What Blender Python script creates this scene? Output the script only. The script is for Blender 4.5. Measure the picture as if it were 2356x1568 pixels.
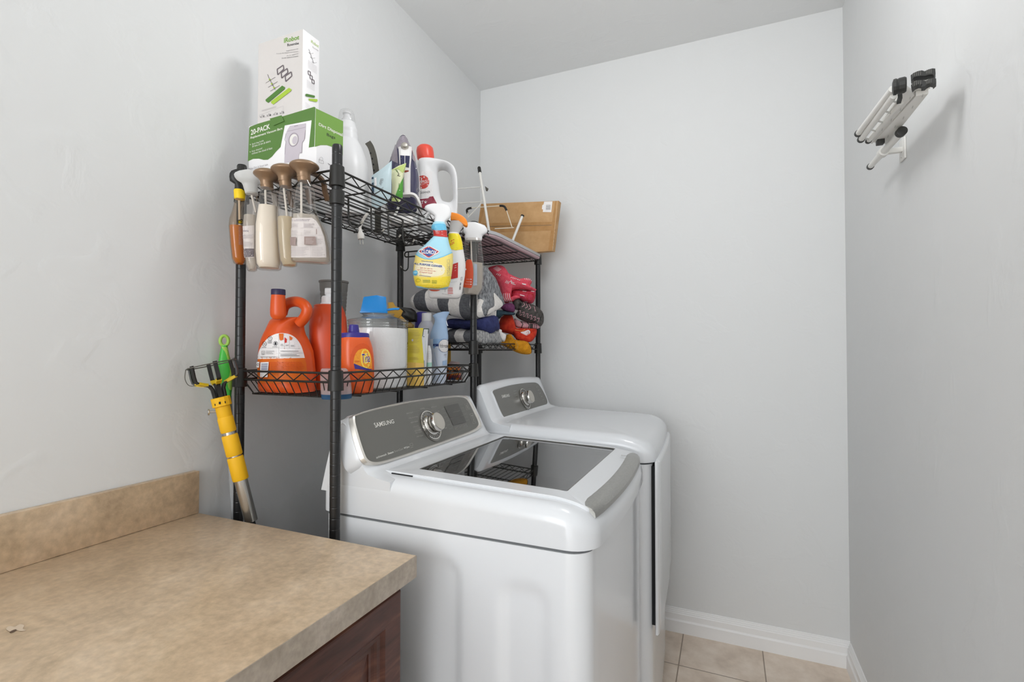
import bpy, bmesh, math, random
from mathutils import Vector, Matrix, noise
from mathutils.bvhtree import BVHTree
from mathutils.geometry import tessellate_polygon
for o in list(bpy.data.objects): bpy.data.objects.remove(o)
sc = bpy.context.scene
COL = sc.collection
random.seed(7)
PI = math.pi
# ------------------------------------------------------------------ camera
FPX, CX, CY = 1143.76, 1178.0, 784.0
CAM = Vector((1.2473, -2.4432, 1.30))
LAMP, LP, HP, WP = (1.05, -1.33, 2.42), 14.0, 27, 4.0
YAW, PITCH, ROLL = 0.4080, 0.0184, 0.0005
FW = Vector((-math.sin(YAW)*math.cos(PITCH), math.cos(YAW)*math.cos(PITCH), math.sin(PITCH)))
_r = Vector((math.cos(YAW), math.sin(YAW), 0)); _u = _r.cross(FW)
RT = math.cos(ROLL)*_r + math.sin(ROLL)*_u
UP = -math.sin(ROLL)*_r + math.cos(ROLL)*_u
cd = bpy.data.cameras.new('camera'); cam = bpy.data.objects.new('camera', cd); COL.objects.link(cam)
cd.sensor_fit = 'HORIZONTAL'; cd.sensor_width = 36.0; cd.lens = FPX/2356*36
cd.clip_start = 0.02; cd.clip_end = 50
m3 = Matrix((RT, UP, -FW)).transposed(); mw = m3.to_4x4(); mw.translation = CAM
cam.matrix_world = mw; sc.camera = cam
# ------------------------------------------------------------------ light
def lin(c): c /= 255.0; return c/12.92 if c <= .04045 else ((c+.055)/1.055)**2.4
def rgb(h): return tuple(lin(int(h[i:i+2], 16)) for i in (0, 2, 4))
wd = bpy.data.worlds.new('world'); sc.world = wd; wd.use_nodes = True
wd.node_tree.nodes['Background'].inputs[0].default_value = (0.95, 0.98, 1.0, 1)
wd.node_tree.nodes['Background'].inputs[1].default_value = WP
def area(name, loc, target, sx, sy, power, col=(1, 1, 1)):
    l = bpy.data.lights.new(name, 'AREA'); l.shape = 'RECTANGLE'; l.size = sx; l.size_y = sy
    l.energy = power; l.color = col
    o = bpy.data.objects.new(name, l); COL.objects.link(o); o.location = loc
    o.rotation_euler = (Vector(target)-Vector(loc)).to_track_quat('-Z', 'Y').to_euler()
    return o
# glass dome lamp on the ceiling just above the frame, and an unseen fill panel added behind the camera to brighten the back wall
def dome(name, loc, r, power, col):
    l = bpy.data.lights.new(name, 'POINT'); l.shadow_soft_size = r; l.energy = power; l.color = col
    o = bpy.data.objects.new(name, l); COL.objects.link(o); o.location = loc; return o
dome('ceiling_lamp_light', LAMP, 0.13, LP, (0.985, 0.99, 1.0))
area('rear_fill_light', (0.40, -4.4, 1.2), (1.1, 0, 1.1), 0.8, 2.2, HP, (0.945, 0.975, 1.0))
vs = sc.view_settings
sc.display_settings.display_device = 'sRGB'
vs.view_transform = 'Standard'; vs.look = 'None'; vs.gamma = 1; vs.use_curve_mapping = False
vs.exposure = -0.24
try:
    sc.cycles.use_denoising = True
    sc.cycles.max_bounces = 10; sc.cycles.diffuse_bounces = 6; sc.cycles.transparent_max_bounces = 24
    sc.cycles.caustics_reflective = False; sc.cycles.caustics_refractive = False
    sc.cycles.sample_clamp_indirect = 4.0
except Exception: pass
# ------------------------------------------------------------------ picture rays
AX = {'x': 0, 'y': 1, 'z': 2}
def ray(u, v): return FW + RT*((u-CX)/FPX) - UP*((v-CY)/FPX)
def at(u, v, ax, val):
    d = ray(u, v); i = AX[ax]; return CAM + d*((val-CAM[i])/d[i])
def atp(u, v, P, n):
    d = ray(u, v); return CAM + d*((Vector(P)-CAM).dot(n)/d.dot(n))
def px(P):
    d = Vector(P)-CAM; z = d.dot(FW); return (CX+FPX*d.dot(RT)/z, CY-FPX*d.dot(UP)/z)
def mpp(P): return (Vector(P)-CAM).dot(FW)/FPX
def facing(P):                      # horizontal unit vector to the right as seen from the camera, and the one away from it
    d = Vector(P)-CAM; d.z = 0; d.normalize()
    return Vector((d.y, -d.x, 0)), d
# ------------------------------------------------------------------ materials
MATS = {}
def mat(name, col, rough=.5, metal=0, spec=.5, coat=0, bump=None, trans=0, ior=1.45, sheen=0, emit=0):
    m = bpy.data.materials.new(name); m.use_nodes = True
    nt = m.node_tree; b = nt.nodes['Principled BSDF']
    c = rgb(col) if isinstance(col, str) else col
    b.inputs['Base Color'].default_value = (*c, 1); b.inputs['Roughness'].default_value = rough
    b.inputs['Metallic'].default_value = metal; b.inputs['Specular IOR Level'].default_value = spec
    b.inputs['Coat Weight'].default_value = coat; b.inputs['IOR'].default_value = ior
    b.inputs['Transmission Weight'].default_value = trans
    b.inputs['Sheen Weight'].default_value = sheen
    if emit: b.inputs['Emission Color'].default_value = (*c, 1); b.inputs['Emission Strength'].default_value = emit
    if bump:
        sc_, st, det = bump
        tc = nt.nodes.new('ShaderNodeTexCoord'); n = nt.nodes.new('ShaderNodeTexNoise')
        n.inputs['Scale'].default_value = sc_; n.inputs['Detail'].default_value = det
        bp = nt.nodes.new('ShaderNodeBump'); bp.inputs['Strength'].default_value = st; bp.inputs['Distance'].default_value = .01
        nt.links.new(tc.outputs['Object'], n.inputs['Vector']); nt.links.new(n.outputs['Fac'], bp.inputs['Height'])
        nt.links.new(bp.outputs['Normal'], b.inputs['Normal'])
    MATS[name] = m
    return m
def clear(name, col, gloss=.12, tint=1.0, rough=.04):
    m = bpy.data.materials.new(name); m.use_nodes = True; nt = m.node_tree; N = nt.nodes
    N.remove(N['Principled BSDF']); out = N['Material Output']
    t = N.new('ShaderNodeBsdfTransparent'); c = rgb(col); t.inputs[0].default_value = (*c, 1)
    g = N.new('ShaderNodeBsdfGlossy'); g.inputs['Roughness'].default_value = rough
    lw = N.new('ShaderNodeLayerWeight'); lw.inputs['Blend'].default_value = .35
    mr = N.new('ShaderNodeMapRange'); mr.inputs['To Min'].default_value = gloss*.4; mr.inputs['To Max'].default_value = min(1, gloss*4)
    mx = N.new('ShaderNodeMixShader')
    nt.links.new(lw.outputs['Facing'], mr.inputs['Value']); nt.links.new(mr.outputs[0], mx.inputs[0])
    nt.links.new(t.outputs[0], mx.inputs[1]); nt.links.new(g.outputs[0], mx.inputs[2]); nt.links.new(mx.outputs[0], out.inputs[0])
    MATS[name] = m; return m
def hazy(name, col, dens, gloss=.1):    # cloudy translucent plastic: part diffuse / translucent, part see-through
    m = clear(name, 'ffffff', gloss, 1, .15); nt = m.node_tree; N = nt.nodes
    d = N.new('ShaderNodeBsdfDiffuse'); d.inputs[0].default_value = (*rgb(col), 1)
    tl = N.new('ShaderNodeBsdfTranslucent'); tl.inputs[0].default_value = (*rgb(col), 1)
    a = N.new('ShaderNodeMixShader'); a.inputs[0].default_value = .4
    nt.links.new(d.outputs[0], a.inputs[1]); nt.links.new(tl.outputs[0], a.inputs[2])
    b = N.new('ShaderNodeMixShader'); b.inputs[0].default_value = dens
    out = N['Material Output']; src = out.inputs[0].links[0].from_socket
    nt.links.new(src, b.inputs[1]); nt.links.new(a.outputs[0], b.inputs[2]); nt.links.new(b.outputs[0], out.inputs[0])
    return m
def noisy(name, c1, c2, scale, rough=.5, detail=6, stretch=(1, 1, 1), bump=0, c3=None, pos=(.35, .65), spec=.4, distort=0):
    m = mat(name, c1, rough, spec=spec); nt = m.node_tree; b = nt.nodes['Principled BSDF']
    tc = nt.nodes.new('ShaderNodeTexCoord'); mp = nt.nodes.new('ShaderNodeMapping'); mp.inputs['Scale'].default_value = stretch
    n = nt.nodes.new('ShaderNodeTexNoise'); n.inputs['Scale'].default_value = scale; n.inputs['Detail'].default_value = detail
    n.inputs['Roughness'].default_value = .62; n.inputs['Distortion'].default_value = distort
    r = nt.nodes.new('ShaderNodeValToRGB'); r.color_ramp.elements[0].position = pos[0]; r.color_ramp.elements[1].position = pos[1]
    r.color_ramp.elements[0].color = (*rgb(c1), 1); r.color_ramp.elements[1].color = (*rgb(c2), 1)
    if c3:
        e = r.color_ramp.elements.new((pos[0]+pos[1])/2); e.color = (*rgb(c3), 1)
    L = nt.links.new
    L(tc.outputs['Object'], mp.inputs[0]); L(mp.outputs[0], n.inputs['Vector']); L(n.outputs['Fac'], r.inputs[0]); L(r.outputs[0], b.inputs['Base Color'])
    if bump:
        bp = nt.nodes.new('ShaderNodeBump'); bp.inputs['Strength'].default_value = bump; bp.inputs['Distance'].default_value = .01
        L(n.outputs['Fac'], bp.inputs['Height']); L(bp.outputs[0], b.inputs['Normal'])
    return m
# ------------------------------------------------------------------ mesh builder
class MB:
    def __init__(s): s.v = []; s.f = []; s.mi = []; s.mats = []; s._b = None
    def m(s, mt):
        mt = MATS[mt] if isinstance(mt, str) else mt
        if mt not in s.mats: s.mats.append(mt)
        return s.mats.index(mt)
    def add(s, vs_, fs, mt):
        o = len(s.v); k = s.m(mt); s._b = None
        s.v += [Vector(q) for q in vs_]
        for f in fs: s.f.append([i+o for i in f]); s.mi.append(k)
        return s
    def bm(s, b, mt):
        b.verts.ensure_lookup_table(); b.verts.index_update()
        s.add([v.co.copy() for v in b.verts], [[v.index for v in f.verts] for f in b.faces], mt); b.free(); return s
    def hexa(s, p, mt, bev=0, seg=2):        # p: 4 bottom, 4 top (matching order)
        b = bmesh.new(); vv = [b.verts.new(q) for q in p]
        for f in ((3, 2, 1, 0), (4, 5, 6, 7), (0, 1, 5, 4), (1, 2, 6, 5), (2, 3, 7, 6), (3, 0, 4, 7)): b.faces.new([vv[i] for i in f])
        bmesh.ops.recalc_face_normals(b, faces=b.faces)
        if bev: bmesh.ops.bevel(b, geom=list(b.edges), offset=bev, segments=seg, profile=.5, affect='EDGES', clamp_overlap=True)
        return s.bm(b, mt)
    def box(s, lo, hi, mt, bev=0, seg=2):
        x0, y0, z0 = lo; x1, y1, z1 = hi
        return s.hexa([(x0, y0, z0), (x1, y0, z0), (x1, y1, z0), (x0, y1, z0), (x0, y0, z1), (x1, y0, z1), (x1, y1, z1), (x0, y1, z1)], mt, bev, seg)
    def obox(s, c, ax, ay, az, mt, bev=0):   # oriented box: half vectors
        c, ax, ay, az = map(Vector, (c, ax, ay, az))
        return s.hexa([c-ax-ay-az, c+ax-ay-az, c+ax+ay-az, c-ax+ay-az, c-ax-ay+az, c+ax-ay+az, c+ax+ay+az, c-ax+ay+az], mt, bev)
    def loft(s, rings, mt, cap=(True, True), closed=False):
        n = len(rings[0]); vs_ = [p for r in rings for p in r]; fs = []
        R = len(rings)
        for i in range(R if closed else R-1):
            a, b = i*n, ((i+1) % R)*n
            for j in range(n): fs.append([a+j, a+(j+1) % n, b+(j+1) % n, b+j])
        if not closed:
            if cap[0]: fs.append(list(range(n))[::-1])
            if cap[1]: fs.append([(R-1)*n+j for j in range(n)])
        return s.add(vs_, fs, mt)
    def lathe(s, c, prof, mt, seg=32, ax=None, cap=(True, True)):
        c = Vector(c); a3 = Vector(ax or (0, 0, 1)).normalized()
        a1 = a3.orthogonal().normalized(); a2 = a3.cross(a1)
        return s.loft([[c+a3*z+(a1*math.cos(t)+a2*math.sin(t))*max(r, 1e-5) for t in (2*PI*k/seg for k in range(seg))] for r, z in prof], mt, cap)
    def tube(s, pts, r, mt, seg=8, closed=False, cap=True, flat=None):
        pts = [Vector(p) for p in pts]; n = len(pts)
        rs = r if isinstance(r, (list, tuple)) else [r]*n
        prev = None; rings = []
        for i, p in enumerate(pts):
            if closed: t = pts[(i+1) % n]-pts[i-1]
            else: t = pts[min(i+1, n-1)]-pts[max(i-1, 0)]
            t.normalize()
            if prev is None: a = t.orthogonal().normalized()
            else:
                a = prev-t*prev.dot(t)
                a = a.normalized() if a.length > 1e-6 else t.orthogonal().normalized()
            prev = a; b = t.cross(a)
            rings.append([p+(a*math.cos(q)+b*math.sin(q))*rs[i] for q in (2*PI*k/seg for k in range(seg))])
        return s.loft(rings, mt, (cap, cap), closed)
    def strap(s, pts, side, w, th, mt):      # flat band: half width w along side
        pts = [Vector(p) for p in pts]; side = Vector(side).normalized(); rings = []
        for i, p in enumerate(pts):
            t = (pts[min(i+1, len(pts)-1)]-pts[max(i-1, 0)]).normalized()
            sd = (side-t*side.dot(t)).normalized(); nn = t.cross(sd)
            ww = w[i] if isinstance(w, (list, tuple)) else w
            rings.append([p-sd*ww-nn*th, p+sd*ww-nn*th, p+sd*ww+nn*th, p-sd*ww+nn*th])
        return s.loft(rings, mt)
    def prism(s, poly, d, mt, bev=0, seg=2):  # 3-D polygon pushed along vector d
        b = bmesh.new(); d = Vector(d); vv = [b.verts.new(p) for p in poly]; f = b.faces.new(vv)
        r = bmesh.ops.extrude_face_region(b, geom=[f]); nv = [e for e in r['geom'] if isinstance(e, bmesh.types.BMVert)]
        bmesh.ops.translate(b, verts=nv, vec=d); bmesh.ops.recalc_face_normals(b, faces=b.faces)
        if bev:
            nvs = set(nv); es = [e for e in b.edges if (e.verts[0] in nvs) == (e.verts[1] in nvs)]
            bmesh.ops.bevel(b, geom=es, offset=bev, segments=seg, profile=.5, affect='EDGES', clamp_overlap=True)
        return s.bm(b, mt)
    def grid(s, fn, nu, nv, mt, wrap=False):
        vs_ = [fn(i/nu, j/nv) for j in range(nv+1) for i in range(nu+1)]
        fs = [[j*(nu+1)+i, j*(nu+1)+i+1, (j+1)*(nu+1)+i+1, (j+1)*(nu+1)+i] for j in range(nv) for i in range(nu)]
        return s.add(vs_, fs, mt)
    def pillow(s, poly, P, depth, mt, steps=5, power=.5, nz=0, nsc=30, back=.6, res=None):
        # a soft solid whose outline is poly (3-D, in one plane); it swells by depth towards both sides
        poly = [Vector(p) for p in poly]
        if res:
            q = []
            n = len(poly)
            for i in range(n):
                p0, p1, p2, p3 = poly[i-1], poly[i], poly[(i+1) % n], poly[(i+2) % n]
                for k in range(res):
                    t = k/res
                    q.append(.5*((2*p1)+(p2-p0)*t+(2*p0-5*p1+4*p2-p3)*t*t+(3*p1-p0-3*p2+p3)*t**3))
            poly = q
        c = sum(poly, Vector())/len(poly); nrm = Vector()
        for i in range(len(poly)): nrm += (poly[i]-c).cross(poly[(i+1) % len(poly)]-c)
        nrm.normalize()
        if nrm.dot(CAM-c) < 0: poly = poly[::-1]; nrm = -nrm
        def ring(t, sg):
            a = 1-t; sc_ = 1-(1-math.sqrt(max(0, 1-(1-a)**2)))*0
            k = a; h = depth*(1-k**2.6)**power
            return [c+(p-c)*k+nrm*sg*h*(1 if sg > 0 else back) for p in poly]
        ts = [math.sin(PI/2*i/steps)*.97 for i in range(steps+1)]
        rings = [ring(t, -1) for t in reversed(ts)]+[ring(t, 1) for t in ts[1:]]
        if nz:
            rings = [[p+Vector(noise.noise_vector(p*nsc))*nz for p in r] for r in rings]
        return s.loft(rings, mt)
    def bvh(s):
        if s._b is None: s._b = BVHTree.FromPolygons(s.v, s.f, epsilon=1e-6)
        return s._b
    def build(s, name, parent=None, label=None, sharp=35, base=None):
        me = bpy.data.meshes.new(name)
        b = Vector(base) if base else (Vector(parent['_base']) if parent and '_base' in parent else Vector((0, 0, 0)))
        me.from_pydata([tuple(v-b) for v in s.v], [], s.f)
        for mt in s.mats: me.materials.append(mt)
        me.polygons.foreach_set('material_index', s.mi)
        me.polygons.foreach_set('use_smooth', [True]*len(s.f)); me.update(); me.validate()
        bb = bmesh.new(); bb.from_mesh(me); bmesh.ops.recalc_face_normals(bb, faces=bb.faces); bb.to_mesh(me); bb.free()
        me.set_sharp_from_angle(angle=math.radians(sharp))
        o = bpy.data.objects.new(name, me); COL.objects.link(o)
        if parent: o.parent = parent; BASES[o.name] = b
        else: o.location = b
        BASES[o.name] = b
        o['_base'] = tuple(b)
        if label: o['label'] = label
        return o
BASES = {}
def thing(name, label, cat, base, group=None):
    o = bpy.data.objects.new(name, None); COL.objects.link(o); o.location = base; o.empty_display_size = .05
    o['label'] = label; o['category'] = cat; o['_base'] = tuple(base)
    if group: o['group'] = group
    return o
def tag(o, label, cat, group=None):
    o['label'] = label; o['category'] = cat
    if group: o['group'] = group
    return o
def struct(o): o['kind'] = 'structure'; return o
# outline helpers
def sring(c, w, d, hw, hd, n=2.0, seg=32):
    out = []
    for k in range(seg):
        t = 2*PI*k/seg; ct, st = math.cos(t), math.sin(t)
        a = math.copysign(abs(ct)**(2/n), ct); b = math.copysign(abs(st)**(2/n), st)
        out.append(c+w*(hw*a)+d*(hd*b))
    return out
def rows3(P, rows, w=None):
    """rows: (v or ('z',z), uL, uR, half depth[, exponent]) traced in the picture on the upright plane through P along w"""
    P = Vector(P); fw_, fd = facing(P); w = Vector(w).normalized() if w else fw_
    d = Vector((-w.y, w.x, 0))
    if d.dot(fd) < 0: d = -d
    out = []
    for r in rows:
        v, uL, uR, hd = r[:4]; n = r[4] if len(r) > 4 else 2.2
        if isinstance(v, tuple): v = px((P.x, P.y, v[1]))[1]
        a = atp(uL, v, P, fd); b = atp(uR, v, P, fd); c = (a+b)/2; H = abs((b-a).dot(fw_))/2
        wf, df = abs(w.dot(fw_)), abs(d.dot(fw_)); q = n/(n-1); hw = H
        if df > 1e-3:
            e = H**q-(hd*df)**q; hw = max(e, (.25*H)**q)**(1/q)/wf
        c = Vector((P.x, P.y, 0))+w*((c-P).dot(fw_)/w.dot(fw_))+Vector((0, 0, c.z))
        out.append((c, w, d, hw, hd, n))
    return out
def lpx(mb, P, rows, mt, w=None, seg=32, scale=1.0, cap=(True, True)):
    R = rows3(P, rows, w)
    mb.loft([sring(c, w_, d, hw*scale, (hd if hd else hw)*scale, n, seg) for c, w_, d, hw, hd, n in R], mt, cap)
    return R
def poly_px(pts, P, w=None):
    P = Vector(P); fw_, fd = facing(P); w = Vector(w).normalized() if w else fw_
    d = Vector((-w.y, w.x, 0)); return [atp(u, v, P, d) for u, v in pts]
def bez(pts, n=8, closed=False):           # Catmull-Rom through points
    pts = [Vector(p) for p in pts]; out = []; N = len(pts)
    for i in range(N if closed else N-1):
        g = (lambda k: pts[k % N]) if closed else (lambda k: pts[max(0, min(N-1, k))])
        p0, p1, p2, p3 = g(i-1), g(i), g(i+1), g(i+2)
        for k in range(n):
            t = k/n; out.append(.5*((2*p1)+(p2-p0)*t+(2*p0-5*p1+4*p2-p3)*t*t+(3*p1-p0-3*p2+p3)*t**3))
    if not closed: out.append(pts[-1])
    return out
def b2(pts, n=6, closed=True): return [(p.x, p.y) for p in bez([(a, b, 0) for a, b in pts], n, closed)]
# ------------------------------------------------------------------ printed marks laid on surfaces
_T = {}
def text_mesh(s, bold=0.0):
    if (s, bold) in _T: return _T[(s, bold)]
    c = bpy.data.curves.new('t', 'FONT'); c.body = s; c.resolution_u = 4; c.offset = bold
    o = bpy.data.objects.new('t', c); COL.objects.link(o); dg = bpy.context.evaluated_depsgraph_get()
    me = o.evaluated_get(dg).to_mesh(); vs_ = [(v.co.x, v.co.y) for v in me.vertices]; fs = [list(p.vertices) for p in me.polygons]
    o.evaluated_get(dg).to_mesh_clear(); bpy.data.objects.remove(o); bpy.data.curves.remove(c)
    x0 = min(v[0] for v in vs_); x1 = max(v[0] for v in vs_); y0 = min(v[1] for v in vs_); y1 = max(v[1] for v in vs_)
    vs_ = [((x-x0)/(x1-x0), (y-y0)/(y1-y0)) for x, y in vs_]
    _T[(s, bold)] = (vs_, fs); return vs_, fs
def quad_map(q):
    (ax, ay), (bx, by), (cx, cy), (dx, dy) = q      # tl tr br bl
    def f(s, t): return ((ax*(1-s)+bx*s)*t+(dx*(1-s)+cx*s)*(1-t), (ay*(1-s)+by*s)*t+(dy*(1-s)+cy*s)*(1-t))
    return f
def split(tris, L):
    out = []; st = list(tris)
    while st:
        a, b, c = st.pop()
        m = max(math.dist(a, b), math.dist(b, c), math.dist(c, a))
        if m <= L: out.append((a, b, c)); continue
        if math.dist(a, b) == m: q = ((a[0]+b[0])/2, (a[1]+b[1])/2); st += [(a, q, c), (q, b, c)]
        elif math.dist(b, c) == m: q = ((b[0]+c[0])/2, (b[1]+c[1])/2); st += [(a, b, q), (a, q, c)]
        else: q = ((a[0]+c[0])/2, (a[1]+c[1])/2); st += [(a, b, q), (q, b, c)]
    return out
def tess(poly):
    t = tessellate_polygon([[Vector((x, y, 0)) for x, y in poly]])
    return [tuple(poly[i] for i in f) for f in t]
def ell(cx, cy, rx, ry, n=20, rot=0):
    c, s_ = math.cos(rot), math.sin(rot)
    return [(cx+rx*math.cos(t)*c-ry*math.sin(t)*s_, cy+rx*math.cos(t)*s_+ry*math.sin(t)*c) for t in (2*PI*k/n for k in range(n))]
def decals(target, items, T=None, L=7, lift=.0006, out=None, flat=None):
    """items in picture coordinates (through T): ('t',str,quad,mat[,bold]) ('p',poly,mat) ('l',pts,width,mat[,closed])"""
    T = T or (lambda x, y: (x, y)); SCL = T(1, 0)[0]-T(0, 0)[0]; mb = out or MB(); bv = target.bvh() if target else None
    last = [None]
    if bv: L = min(L, 2.4)
    def hit(u, v, k):
        d = ray(u, v)
        if flat: return atp(u, v, flat[0], flat[1])-d.normalized()*(lift+.00009*k)
        dn = d.normalized(); h = bv.ray_cast(CAM, dn)
        if h[0] is None:
            q = CAM+dn*(last[0] or (target.v[0]-CAM).length); h = bv.find_nearest(q)
        else: last[0] = (h[0]-CAM).length
        n = h[1]
        if n.dot(dn) > 0: n = -n
        return h[0]+n*(lift+.00009*k)
    for k, it in enumerate(items):
        cache = {}; vs_ = []; fs = []
        def vi(p):
            kk = (round(p[0], 3), round(p[1], 3))
            if kk not in cache: cache[kk] = len(vs_); vs_.append(hit(p[0], p[1], k))
            return cache[kk]
        if it[0] == 't':
            tv, tf = text_mesh(it[1], it[4] if len(it) > 4 else 0.0)
            q = quad_map([T(*p) for p in it[2]])
            pv = [q(*p) for p in tv]
            if not bv:
                mb.add([hit(p[0], p[1], k) for p in pv], tf, it[3]); continue
            tris = [(pv[f[0]], pv[f[j]], pv[f[j+1]]) for f in tf for j in range(1, len(f)-1)]; mt = it[3]
        elif it[0] == 'p': tris = tess([T(*p) for p in it[1]]); mt = it[2]
        elif it[0] == 'l':
            pts = [T(*p) for p in it[1]]; w = it[2]*SCL/2; tris = []; mt = it[3]
            cl = len(it) > 4 and it[4]; n = len(pts)
            for i in range(n if cl else n-1):
                a, b = pts[i], pts[(i+1) % n]; dx, dy = b[0]-a[0], b[1]-a[1]; l = math.hypot(dx, dy) or 1
                nx, ny = -dy/l*w, dx/l*w
                p = [(a[0]+nx, a[1]+ny), (b[0]+nx, b[1]+ny), (b[0]-nx, b[1]-ny), (a[0]-nx, a[1]-ny)]
                tris += [(p[0], p[1], p[2]), (p[0], p[2], p[3])]
        for t in split(tris, L): fs.append([vi(t[0]), vi(t[1]), vi(t[2])])
        mb.add(vs_, fs, mt)
    return mb
def scribble(x0, y0, x1, y1, n, w, mt, rag=.35, skew=0):   # rows of fine print too small to read
    out = []
    for i in range(n):
        t = (i+.5)/n; y = y0+(y1-y0)*t; e = x1-(x1-x0)*random.random()*rag
        out.append(('l', [(x0, y), (e, y+skew*(e-x0))], w, mt))
    return out
def crop(x0, y0, s): return lambda x, y: (x0+x/s, y0+y/s)
# ------------------------------------------------------------------ material set
def wallmat(name, col):
    m = mat(name, col, .72, spec=.25); nt = m.node_tree; b = nt.nodes['Principled BSDF']; L = nt.links.new
    tc = nt.nodes.new('ShaderNodeTexCoord')
    n1 = nt.nodes.new('ShaderNodeTexNoise'); n1.inputs['Scale'].default_value = 9; n1.inputs['Detail'].default_value = 5; n1.inputs['Distortion'].default_value = .6
    r = nt.nodes.new('ShaderNodeValToRGB'); r.color_ramp.elements[0].position = .53; r.color_ramp.elements[1].position = .62
    n2 = nt.nodes.new('ShaderNodeTexNoise'); n2.inputs['Scale'].default_value = 60; n2.inputs['Detail'].default_value = 3
    ad = nt.nodes.new('ShaderNodeMath'); ad.operation = 'MULTIPLY_ADD'; ad.inputs[1].default_value = .25
    bp = nt.nodes.new('ShaderNodeBump'); bp.inputs['Strength'].default_value = .085; bp.inputs['Distance'].default_value = .008
    L(tc.outputs['Object'], n1.inputs['Vector']); L(tc.outputs['Object'], n2.inputs['Vector']); L(n1.outputs['Fac'], r.inputs[0])
    L(n2.outputs['Fac'], ad.inputs[0]); L(r.outputs[0], ad.inputs[2]); L(ad.outputs[0], bp.inputs['Height']); L(bp.outputs[0], b.inputs['Normal'])
wallmat('wall_paint', 'dcdddd'); wallmat('ceiling_paint', 'e2e3e3')
mat('trim_white', 'eeeeee', .35)
def tilemat():
    m = noisy('floor_tile', 'd0bfae', 'eadccd', 9, .38, 7, c3='dfcfbe', spec=.4)
    nt = m.node_tree; b = nt.nodes['Principled BSDF']; L = nt.links.new
    src = b.inputs['Base Color'].links[0].from_socket
    tc = nt.nodes.new('ShaderNodeTexCoord'); mp = nt.nodes.new('ShaderNodeMapping'); mp.inputs['Location'].default_value = TILE_OFF
    br = nt.nodes.new('ShaderNodeTexBrick'); br.offset = 0; br.inputs['Scale'].default_value = 1
    br.inputs['Brick Width'].default_value = .325; br.inputs['Row Height'].default_value = .325; br.inputs['Mortar Size'].default_value = .0027; br.inputs['Mortar Smooth'].default_value = .3
    mx = nt.nodes.new('ShaderNodeMix'); mx.data_type = 'RGBA'; mx.inputs['B'].default_value = (*rgb('9d8d7e'), 1)
    L(tc.outputs['Object'], mp.inputs[0]); L(mp.outputs[0], br.inputs['Vector']); L(br.outputs['Fac'], mx.inputs['Factor']); L(src, mx.inputs['A']); L(mx.outputs['Result'], b.inputs['Base Color'])
    bp = nt.nodes.new('ShaderNodeBump'); bp.invert = True; bp.inputs['Strength'].default_value = .5; bp.inputs['Distance'].default_value = .003
    L(br.outputs['Fac'], bp.inputs['Height']); L(bp.outputs[0], b.inputs['Normal'])
TILE_OFF = (-1.055+.325*4, .262+.325*13, 0)
tilemat()
noisy('laminate', 'ae987d', 'dac4a8', 9, .34, 12, (1, 1, 1), c3='cab294', pos=(.3, .7), spec=.45, distort=.25)
MATS['laminate'].node_tree.nodes['Noise Texture'].inputs['Roughness'].default_value = .74
def speckle(name, scale, lo, hi):
    nt = MATS[name].node_tree; b = nt.nodes['Principled BSDF']; src = b.inputs['Base Color'].links[0].from_socket
    tc = nt.nodes.new('ShaderNodeTexCoord'); n = nt.nodes.new('ShaderNodeTexNoise'); n.inputs['Scale'].default_value = scale; n.inputs['Detail'].default_value = 5
    mr = nt.nodes.new('ShaderNodeMapRange'); mr.inputs['From Min'].default_value = .3; mr.inputs['From Max'].default_value = .7; mr.inputs['To Min'].default_value = lo; mr.inputs['To Max'].default_value = hi
    mx = nt.nodes.new('ShaderNodeMix'); mx.data_type = 'RGBA'; mx.blend_type = 'MULTIPLY'; mx.inputs['Factor'].default_value = 1
    nt.links.new(tc.outputs['Object'], n.inputs['Vector']); nt.links.new(n.outputs['Fac'], mr.inputs['Value']); nt.links.new(src, mx.inputs['A']); nt.links.new(mr.outputs[0], mx.inputs['B']); nt.links.new(mx.outputs['Result'], b.inputs['Base Color'])
speckle('laminate', 75, .84, 1.1)
noisy('laminate_edge', '978b7d', 'b8ac9f', 14, .4, 9, c3='a89c8e', pos=(.3, .7))
speckle('laminate_edge', 110, .86, 1.08)
noisy('wood', '341e16', '7b5340', 3.2, .36, 8, (1.2, 1.2, 9), c3='54332a', pos=(.3, .72), distort=.5)
noisy('wood_h', '341e16', '7b5340', 3.2, .36, 8, (1.2, 9, 9), c3='54332a', pos=(.3, .72), distort=.5)
mat('wood_dark', '1c100b', .6)
mat('enamel', 'dfe1e4', .17, spec=.55, coat=.3)
mat('enamel_top', 'd9dbde', .2, spec=.5, coat=.2)
mat('gap', '17181a', .8)
mat('seam_grey', '6b6d6f', .7)
mat('panel_grey', '6a6964', .22, spec=.5)
mat('panel_dark', '504f4b', .2)
mat('chrome', 'd8d5d0', .09, 1)
mat('satin_metal', 'c9c4bb', .3, 1); mat('frame_metal', 'dedad3', .25, .5)
noisy('brushed', '9f9e9a', 'a9a8a4', 90, .32, 4, (1, 1, 8))
MATS['brushed'].node_tree.nodes['Principled BSDF'].inputs['Metallic'].default_value = .75
mat('drum_metal', '9c9c9a', .3, .9)
mat('tub_white', 'dcdcda', .4)
clear('lid_glass', 'b4b4b2', .2, 1, .015)
mat('print_white', 'e4e2dc', .5); mat('print_dim', 'a7a59f', .5); mat('print_line', '8d8b86', .5)
mat('ring_blue', '8fb6c8', .3)
mat('black_metal', '211f1c', .38, spec=.5)
mat('black_post', '1b1b1c', .3, spec=.6)
mat('black_plastic', '201f1d', .42)
mat('black_rubber', '1a1a1a', .6)
mat('ink', '24242a', .6); mat('ink_blue', '2b3f78', .6); mat('ink_grey', '7d7b7d', .6); mat('ink_faint', 'b3aeb0', .6); mat('ink_red', 'c8312b', .6)
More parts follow.
